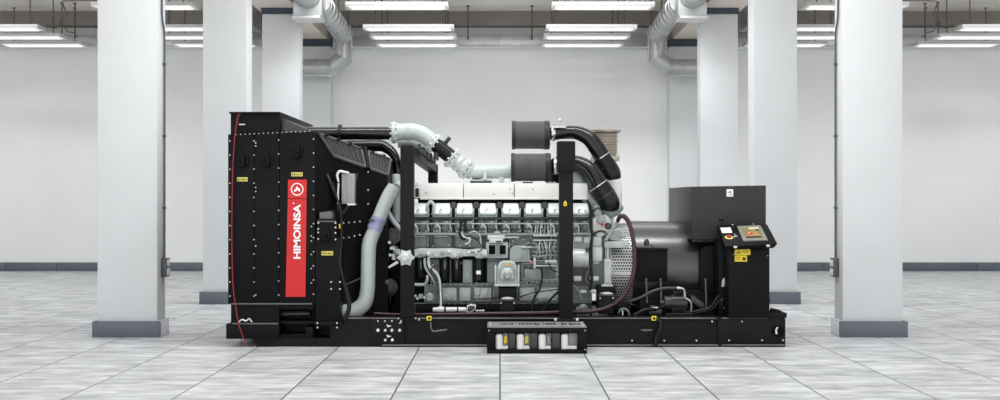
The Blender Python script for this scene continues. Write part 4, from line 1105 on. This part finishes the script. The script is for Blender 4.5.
# --- control panel
m = M(BLACK2)
m.pb(728.6, 769.6, 246, 318.4, -0.02, 0.42, 0.006)
m.pb(719, 730, 240, 318, 0.22, 0.7, 0.006)
m.pb(768, 770.6, 300, 301.6, -0.03, 0.0)
pan = part(m, 'control_cabinet', 'black control cabinet')
m = M(BLACK2)
cA, cB, cC, cD_ = W(725.2, 246, -0.16), W(777.8, 244.0, -0.16), W(767, 224.0, 0.3), W(717.6, 225.8, 0.3)
q = Vector((0, 0.035, -0.045))
m.hexa([cA, cB, cC, cD_, cA + q + Vector((0.02, 0.02, 0)), cB + q + Vector((-0.03, 0.02, 0)), cC + q * 1.5, cD_ + q * 1.5], 0.006)
con = part(m, 'console', 'sloping black console face')
un = (cB - cA); vn = (cD_ - cA); nn = un.cross(vn).normalized()
if nn.y > 0: nn = -nn
def cs(u, v, h=0.0): return cA.lerp(cB, u).lerp(cD_.lerp(cC, u), v) + nn * h
def plate(mb, u0, u1, v0, v1, h0, h1):
    lo = [cs(u0, v0, h0), cs(u1, v0, h0), cs(u1, v1, h0), cs(u0, v1, h0)]; hi = [cs(u0, v0, h1), cs(u1, v0, h1), cs(u1, v1, h1), cs(u0, v1, h1)]
    mb.hexa(hi + lo)
m = M(SCRFRAME); plate(m, 0.375, 0.845, 0.17, 0.9, 0.0, 0.012)
scr = part(m, 'screen', 'grey bezelled display', pan)
m = M(mat('screen_olive', (126, 132, 84), 0.3), mat('screen_tan', (158, 138, 96), 0.3), mat('screen_orange', (184, 132, 86), 0.3), mat('screen_red', (192, 76, 74), 0.3), mat('screen_dark', (60, 44, 38), 0.3), mat('screen_green', (122, 138, 80), 0.3), mat('screen_cream', (224, 214, 170), 0.3))
pal = m.mats[:]
m.use(pal[0]); plate(m, 0.44, 0.77, 0.27, 0.8, 0.012, 0.0135)
for (u0, u1, v0, v1, k) in ((0.5, 0.6, 0.45, 0.6, 3), (0.62, 0.72, 0.4, 0.56, 2), (0.45, 0.75, 0.28, 0.36, 4), (0.58, 0.78, 0.72, 0.79, 6), (0.47, 0.57, 0.62, 0.74, 5), (0.6, 0.7, 0.6, 0.7, 1), (0.7, 0.76, 0.5, 0.66, 5), (0.48, 0.74, 0.38, 0.43, 2), (0.53, 0.56, 0.5, 0.56, 6), (0.71, 0.75, 0.62, 0.7, 4)):
    m.use(pal[k]); plate(m, u0, u1, v0, v1, 0.0135, 0.0145)
part(m, 'display', 'coloured display readout', pan)
m = M(SIGNW); plate(m, 0.035, 0.235, 0.62, 0.88, 0.0, 0.004); part(m, 'white_plate', 'blank white plate', pan)
m = M(mat('cream_yellow_ring', (236, 206, 120), 0.45), RED, INK)
c = cs(0.135, 0.40); m.lathe(c, nn, [(0, 0.044), (0.004, 0.044), (0.006, 0.04)], 24); m.use(INK).lathe(c, nn, [(0.006, 0.026), (0.012, 0.026)], 20); m.use(mat('stop_red', (190, 60, 40), 0.4)).lathe(c, nn, [(0.008, 0.015), (0.014, 0.015), (0.014, 0.018), (0.022, 0.018), (0.026, 0.012)], 20)
part(m, 'emergency_stop', 'red button in a yellow ring', pan)
m = M(STEEL, INK); c = cs(0.275, 0.42); m.lathe(c, nn, [(0, 0.018), (0.01, 0.018), (0.014, 0.013), (0.02, 0.013)], 18); m.use(INK).cyl(c + nn * 0.018, c + nn * 0.024, 0.006, 8); m.use(STEEL).cyl(cs(0.255, 0.5), cs(0.255, 0.5, 0.014), 0.011, 10); part(m, 'key_switch', parent=pan)
m = M(STEEL)
for u in (0.19, 0.81): c = cs(u, 0.0); m.box(c.x - 0.018, c.x + 0.018, c.y - 0.014, c.y + 0.02, c.z - 0.026, c.z - 0.002, 0.004)
for u in (0.3, 0.72): c = cs(u, 1.0); m.box(c.x - 0.008, c.x + 0.008, c.y - 0.01, c.y + 0.01, c.z - 0.002, c.z + 0.01, 0.003)
part(m, 'latch', 'bright latch', pan)
def ylabel(a, b, c_, d, fig):
    m = M(YEL, INK); D = -0.02; m.pb(a, b, c_, d, D - 0.004, D)
    m.use(INK)
    if fig == 0:
        tri = [(a + 1.2, d - 1.2), (a + 3.8, c_ + 1.2), (a + 6.4, d - 1.2)]
        m.prism(tri, D - 0.0055, D - 0.004); m.use(YEL).prism([(a + 2.3, d - 1.7), (a + 3.8, c_ + 2.3), (a + 5.3, d - 1.7)], D - 0.007, D - 0.0055)
        m.use(INK); m.pb(a + 3.5, a + 4.1, c_ + 3.0, d - 2.1, D - 0.008, D - 0.007)
        m.pb(a + 7.2, b - 1, c_ + 1.4, c_ + 2.0, D - 0.0055, D - 0.004); m.pb(a + 7.2, b - 2, c_ + 3.2, c_ + 3.7, D - 0.0055, D - 0.004)
    else:
        m.prism([(b - 4.4, d - 1.2), (b - 4.6, c_ + 3), (b - 3, c_ + 1.2), (b - 2.4, c_ + 2.4), (b - 1.4, c_ + 2.0), (b - 1.2, d - 1.2)], D - 0.0055, D - 0.004)
        m.pb(a + 1, b - 6, c_ + 1.6, c_ + 2.1, D - 0.0055, D - 0.004); m.pb(a + 1, b - 6.6, c_ + 3.6, c_ + 4.1, D - 0.0055, D - 0.004)
    return part(m, 'warning_label', 'yellow warning label', pan)
ylabel(734.8, 750.4, 249.2, 254.9, 0); ylabel(734.8, 747, 255.4, 261.6, 1)
m = M(ZINC); m.dots([(733.4, 254.2), (767.4, 255.6), (767, 247)], -0.02, 0.55); m.pb(769.5, 770.4, 259.4, 262.6, 0.02, 0.08); m.pb(769.5, 770.4, 275, 278, 0.02, 0.08)
m.use(GREYL).pb(727, 728.8, 260.6, 264.6, 0.1, 0.16, 0.003); m.dots([(721.5, 300), (724, 308)], 0.2, 0.9)
part(m, 'hinge', parent=pan)

# --- intake: filters, pipes, bellows stack
def filt(x0, x1, y0, y1, D, lab):
    m = M(FILT, TBOX)
    cyv = (y0 + y1) / 2; r = (y1 - y0) / 2 * S(D); p = W(x0, cyv, D); L_ = (x1 - x0) * S(D)
    prof = [(0, r * 0.9), (0.0, r * 0.985), (0.012, r), (0.03, r), (0.03, r * 0.965)]
    m.use(FILT)
    prof = [(0.03, r * 0.93)]
    k_ = 22
    for k in range(k_ + 1): prof.append((0.035 + (L_ - 0.085) * k / k_, r * (0.98 if k % 2 else 0.93)))
    m.lathe(p, (1, 0, 0), prof, 48)
    m.use(TBOX)
    m.lathe(p, (1, 0, 0), [(0, r * 0.9), (0, r * 0.98), (0.012, r), (0.035, r), (0.035, r * 0.9)], 40)
    m.lathe(p + Vector((L_ - 0.055, 0, 0)), (1, 0, 0), [(0, r * 0.9), (0, r), (0.035, r), (0.055, r * 0.96), (0.055, r * 0.5)], 40)
    return part(m, 'air_filter', lab)
filt(511.8, 549.6, 120.6, 149.6, 1.05, 'upper ribbed grey air filter')
filt(511, 550.6, 153, 181.8, 0.7, 'lower ribbed grey air filter')
m = M(GLOSSPIPE)
m.ptube([(548, 134, 1.02), (563, 132.6, 1.0), (577, 132.8, 0.98), (589, 138.6, 0.95), (598, 150, 0.92), (606, 164, 0.88), (610, 172, 0.86)], [6.2, 6.5, 7.0, 7.6, 8.2, 8.6, 8.8], 24)
up = part(m, 'intake_pipe', 'upper glossy black intake pipe')
m = M(RUBBER); m.ptube([(601, 158, 0.88), (606.5, 166, 0.86), (610.4, 173, 0.85), (611, 178, 0.86)], [9.6, 9.8, 10.2, 9.8], 26); m.use(STEEL)
for px, py, r in ((601.4, 157.4, 10.0),): 
    d = Vector((0.55, 0, -0.83)); m.lathe(W(px, py, 0.88) - d * 0.006, d, [(0, r * S(.88) - 0.01), (0, r * S(.88)), (0.011, r * S(.88)), (0.011, r * S(.88) - 0.01)], 26)
m.use(CHAR); d = Vector((0.45, 0, -0.85)).normalized(); m.lathe(W(606, 166, 0.86), d, [(0, 0.1), (0, 0.108), (0.012, 0.108), (0.012, 0.1)], 26)
part(m, 'rubber_sleeve', parent=up)
m = M(STEEL); m.lathe(W(551.5, 133.4, 1.02), (1, 0, 0), [(0, 0.06), (0, 0.082), (0.02, 0.086), (0.04, 0.082), (0.04, 0.06)], 22); m.use(CHAR).lathe(W(556, 133, 1.02), (1, 0, 0), [(0, 0.06), (0, 0.078), (0.03, 0.078), (0.03, 0.06)], 22)
m.use(STEEL).ptube([(558.4, 126, 0.98), (559.6, 121.6, 0.97), (561.4, 119.4, 0.97)], 0.9, 8); m.sphere(W(560, 120.6, 0.97), 0.02); m.pb(553, 566, 126, 128, 0.92, 1.0, 0.004); part(m, 'hose_clamp', parent=up)
m = M(GLOSSPIPE)
m.ptube([(553, 166, 0.68), (566, 163.4, 0.66), (578, 163.8, 0.64), (589, 170, 0.6), (598, 183, 0.56), (606, 197, 0.54)], [6.4, 7.2, 7.8, 8.4, 9.0, 9.6], 24)
lo = part(m, 'intake_pipe', 'lower glossy black intake pipe')
m = M(RUBBER); m.ptube([(599, 186.4, 0.55), (605, 195, 0.54), (609, 202.5, 0.54), (609, 208, 0.56)], [10.2, 10.6, 10.6, 9.6], 26)
m.use(STEEL); d = Vector((0.57, 0, -0.82)).normalized(); m.lathe(W(598.6, 186, 0.55) - d * 0.012, d, [(0, 0.1), (0, 0.113), (0.011, 0.113), (0.011, 0.1)], 26)
m.use(CHAR); m.lathe(W(605, 195, 0.54), d, [(0, 0.1), (0, 0.117), (0.012, 0.117), (0.012, 0.1)], 26)
part(m, 'rubber_sleeve', parent=lo)
m = M(STEEL); m.lathe(W(553.6, 166.2, 0.68), (1, 0, 0), [(0, 0.06), (0, 0.084), (0.02, 0.09), (0.045, 0.084), (0.045, 0.06)], 22); m.use(RUBBER).lathe(W(549, 166.4, 0.68), (1, 0, 0), [(0, 0.05), (0.04, 0.09), (0.08, 0.07)], 22); part(m, 'hose_clamp', parent=lo)
m = M(ENG, ENGD)
m.use(ENG).ptube([(574, 172, 0.74), (580, 184, 0.7), (589, 198, 0.66), (600, 208, 0.64), (611, 210.5, 0.64), (618, 205, 0.68)], [7, 7.4, 7.6, 7.6, 7.4, 7], 22)
m.use(WHITE).ptube([(611, 176, 1.15), (613, 195, 1.1), (612, 214, 1.05)], [9, 9, 8], 20)
m.use(ENGL).pb(592, 606, 207, 216, 0.62, 0.9, 0.02)
part(m, 'turbo_housing', 'grey turbocharger casing')
m = M(BELLOW, STEEL)
p = W(605, 187, 1.3); zt_ = W(605, 130, 1.3).z; zb = W(605, 156, 1.3).z
prof = [(0, 0.13), (zb - p.z - 0.05, 0.13), (zb - p.z - 0.05, 0.165), (zb - p.z - 0.01, 0.165), (zb - p.z - 0.01, 0.13)]
k_n = 18
for k in range(k_n + 1): prof.append((zb - p.z + (zt_ - zb - 0.03) * k / k_n, 0.148 if k % 2 else 0.128))
prof += [(zt_ - p.z - 0.03, 0.17), (zt_ - p.z - 0.01, 0.18), (zt_ - p.z, 0.18), (zt_ - p.z, 0.13), (zt_ - p.z - 0.02, 0.11)]
m.lathe(p, (0, 0, 1), prof, 36)
m.use(ZINC)
for k in range(10):
    a = 2 * PI * k / 10; m.cyl(Vector((p.x + 0.152 * math.cos(a), p.y + 0.152 * math.sin(a), zb - 0.06)), Vector((p.x + 0.152 * math.cos(a), p.y + 0.152 * math.sin(a), zb + 0.01)), 0.012, 6)
part(m, 'exhaust_bellows', 'ribbed steel exhaust bellows with a flange')

# --- red brown hose, pump and pipes beside the alternator
m = M(CLARET)
m.ptube([(617.6, 221.5, 0.34), (620, 216.6, 0.30), (624, 216.4, 0.28), (629, 223, 0.28), (633, 238, 0.27), (634.6, 256, 0.26), (633.6, 272, 0.25), (628, 288, 0.24), (619, 300, 0.22), (606, 308, 0.2), (588, 311.6, 0.18), (570, 312, 0.2), (540, 313, 0.2), (500, 313.4, 0.2), (450, 314.2, 0.2), (400, 314.4, 0.2), (374, 313.4, 0.2)], [1.9, 2.3, 2.4, 2.3, 2.2, 2.2, 2.2, 2.2, 2.2, 2.1, 2.0, 2, 2, 1.8, 1.6, 1.5, 1.4], 14)
part(m, 'dark_red_hose', 'dark red hose looping down to the skid')
m = M(CHAR, BLACK2, STEEL)
m.use(CHAR).ptube([(660, 303, 0.36), (666, 303, 0.36)], 3, 14, smooth=False); m.ptube([(664, 303, 0.36), (671, 303, 0.36)], 7.2, 20, smooth=False)
m.use(CHAR).ptube([(671, 303, 0.36), (686, 303, 0.36)], 8.6, 24, smooth=False)
for k in range(9): m.lathe(W(671, 303, 0.36) , (1, 0, 0), [(0.012 + k * 0.016, 0.08), (0.012 + k * 0.016, 0.094), (0.02 + k * 0.016, 0.094), (0.02 + k * 0.016, 0.08)], 24)
m.use(BLACK2).pb(672, 685, 308, 314, 0.28, 0.44, 0.004); m.pb(666, 692, 313.4, 317.6, 0.24, 0.5, 0.004); m.pb(674, 683, 291.5, 296, 0.3, 0.4, 0.006)
pm = part(m, 'priming_pump', 'small dark ribbed pump motor')
m = M(CHAR); m.ptube([(628, 301.6, 0.26), (640, 298, 0.24), (652, 291.6, 0.24), (664, 288.4, 0.24), (677, 288.2, 0.24)], 1.6, 10)
m.use(STEEL).ptube([(676, 288.2, 0.24), (682, 288.4, 0.24), (684.4, 291, 0.25), (684.8, 297, 0.26)], 1.5, 10); m.ptube([(685, 298, 0.26), (690, 301, 0.26), (691.4, 306, 0.27), (691, 312, 0.28)], 1.3, 10)
part(m, 'oil_line', 'dark hose ending in a bright pipe')
m = M(RUBBER); m.ptube([(684, 313, 0.3), (698, 311, 0.28), (711, 307, 0.26), (718, 297, 0.25), (727, 295, 0.24)], 1.7, 10); part(m, 'cable')
m = M(RUBBER); m.ptube([(690, 315, 0.3), (702, 311.6, 0.27), (713, 308.4, 0.26), (719, 301, 0.25), (727, 299.6, 0.24)], 1.5, 10); part(m, 'cable')
m = M(RUBBER); m.ptube([(634, 315.6, 0.26), (645, 310, 0.26), (655, 308.6, 0.28), (664, 306, 0.3)], 2.2, 10); part(m, 'cable')
m = M(RUBBER); m.ptube([(625, 303, 0.3), (634, 305, 0.28), (642, 309, 0.28)], 0.6, 6); part(m, 'cable')
m = M(CHAR); m.prism([(691, 297), (693, 295), (704, 303), (706, 308), (700, 308.6), (691, 302)], 0.3, 0.5, 0.01); part(m, 'bracket')
m = M(CHAR); m.pb(649, 662, 309, 315, 0.28, 0.5, 0.01); part(m, 'bracket')
m = M(STEEL); m.pb(651, 658, 306.6, 309.4, 0.26, 0.4, 0.01); part(m, 'bracket')
m = M(ENGD); m.ptube([(618.5, 313.4, 0.2), (621, 309.6, 0.18), (625, 309, 0.18), (628, 311.4, 0.18), (629.4, 315, 0.2)], 1.3, 10); part(m, 'cable')
m = M(ZINC); m.ptube([(622.6, 315, 0.18), (622.6, 308, 0.18)], 0.8, 8, smooth=False); part(m, 'cable')
m = M(ENGL); m.prism([(721.6, 287), (722.6, 280), (726, 276), (727.6, 277), (727.4, 286.6)], 0.2, 0.3, 0.008); part(m, 'bracket')
m = M(RUBBER); m.ptube([(722, 306, 0.22), (722.6, 300, 0.22), (726, 298, 0.22)], 1.2, 8); part(m, 'cable')
m = M(RUBBER); m.ptube([(770, 309, 0.1), (778, 311, 0.08), (784, 314, 0.08)], 1.6, 8); part(m, 'cable')
m = M(RUBBER); m.ptube([(770, 312, 0.1), (776, 312, 0.08), (783, 316, 0.08)], 1.2, 8); part(m, 'cable')
# --- red cord
m = M(REDCORD)
m.ptube([(238.6, 113.5, -0.03), (237, 120, -0.03), (234.5, 140, -0.03), (232.8, 170, -0.04), (232, 210, -0.04), (232, 250, -0.04), (233, 285, -0.045), (235.4, 305, -0.05), (239, 325, -0.06), (244.6, 341, -0.06), (246.5, 346.0, -0.1)], 0.5, 8)
tag(m.build('cord'), 'thin red cord hanging down the corner of the black radiator casing', 'cord')
m = M(CHAR); m.ptube([(241, 113, -0.02), (238.8, 117, -0.02), (237.6, 124, -0.02)], 0.5, 6); m.use(ZINC).pb(238.6, 245, 123.6, 125.2, -0.015, 0.02, 0.003)
part(m, 'wire_clip', parent=rad)

# ------------------------------------------------------------------ light
w = bpy.data.worlds.new('daylight'); sc.world = w; w.use_nodes = True
nt = w.node_tree; bg = nt.nodes['Background']; bg.inputs['Strength'].default_value = 1.0
tc = nt.nodes.new('ShaderNodeTexCoord'); sx = nt.nodes.new('ShaderNodeSeparateXYZ'); rp = nt.nodes.new('ShaderNodeValToRGB')
nt.links.new(tc.outputs['Generated'], sx.inputs[0]); nt.links.new(sx.outputs['Z'], rp.inputs['Fac']); nt.links.new(rp.outputs['Color'], bg.inputs['Color'])
e = rp.color_ramp.elements      # overcast sky: even overhead, raised at and below the horizon to lift column bases
e[0].position = 0.0; e[0].color = (1.5, 1.51, 1.515, 1); e[1].position = 0.95; e[1].color = (1.0, 1.01, 1.03, 1)
k = e.new(0.45); k.color = (1.0, 1.01, 1.025, 1)
def area(name, loc, rot, sx, sy, e, col=(1, 1, 1)):
    l = bpy.data.lights.new(name, 'AREA'); l.shape = 'RECTANGLE'; l.size = sx; l.size_y = sy; l.energy = e; l.color = col
    o = bpy.data.objects.new(name, l); COL.objects.link(o); o.location = loc; o.rotation_euler = rot; return o

area('added_strip_lamp', (0, 10.6, 7.2), (0, 0, 0), 6.0, 0.24, 290)  # unseen strip lamp added for highlights on the machine
area('added_strip_lamp', (0, 17.0, 7.5), (math.radians(42), 0, 0), 6.8, 0.8, 330)  # unseen lamp added to brighten the back wall
for s in (-1, 1): area('added_strip_lamp', (9.6 * s, 17.0, 7.0), (math.radians(40), 0, 0), 4.6, 0.8, 150)  # unseen outer lamps added to brighten the wall's sides

cam = bpy.data.cameras.new('camera'); cam.sensor_width = 36; cam.lens = 36 * F / 1000.0; cam.clip_end = 200
co = bpy.data.objects.new('camera', cam); COL.objects.link(co); co.location = (0, 0, EYE); co.rotation_euler = (PI / 2, 0, 0); sc.camera = co
sc.view_settings.view_transform = 'Standard'; sc.view_settings.look = 'None'; sc.view_settings.exposure = 0.2; sc.view_settings.gamma = 1.0; sc.view_settings.use_curve_mapping = False
sc.cycles.use_denoising = True
sc.cycles.max_bounces = 8; sc.cycles.diffuse_bounces = 5; sc.cycles.sample_clamp_indirect = 8
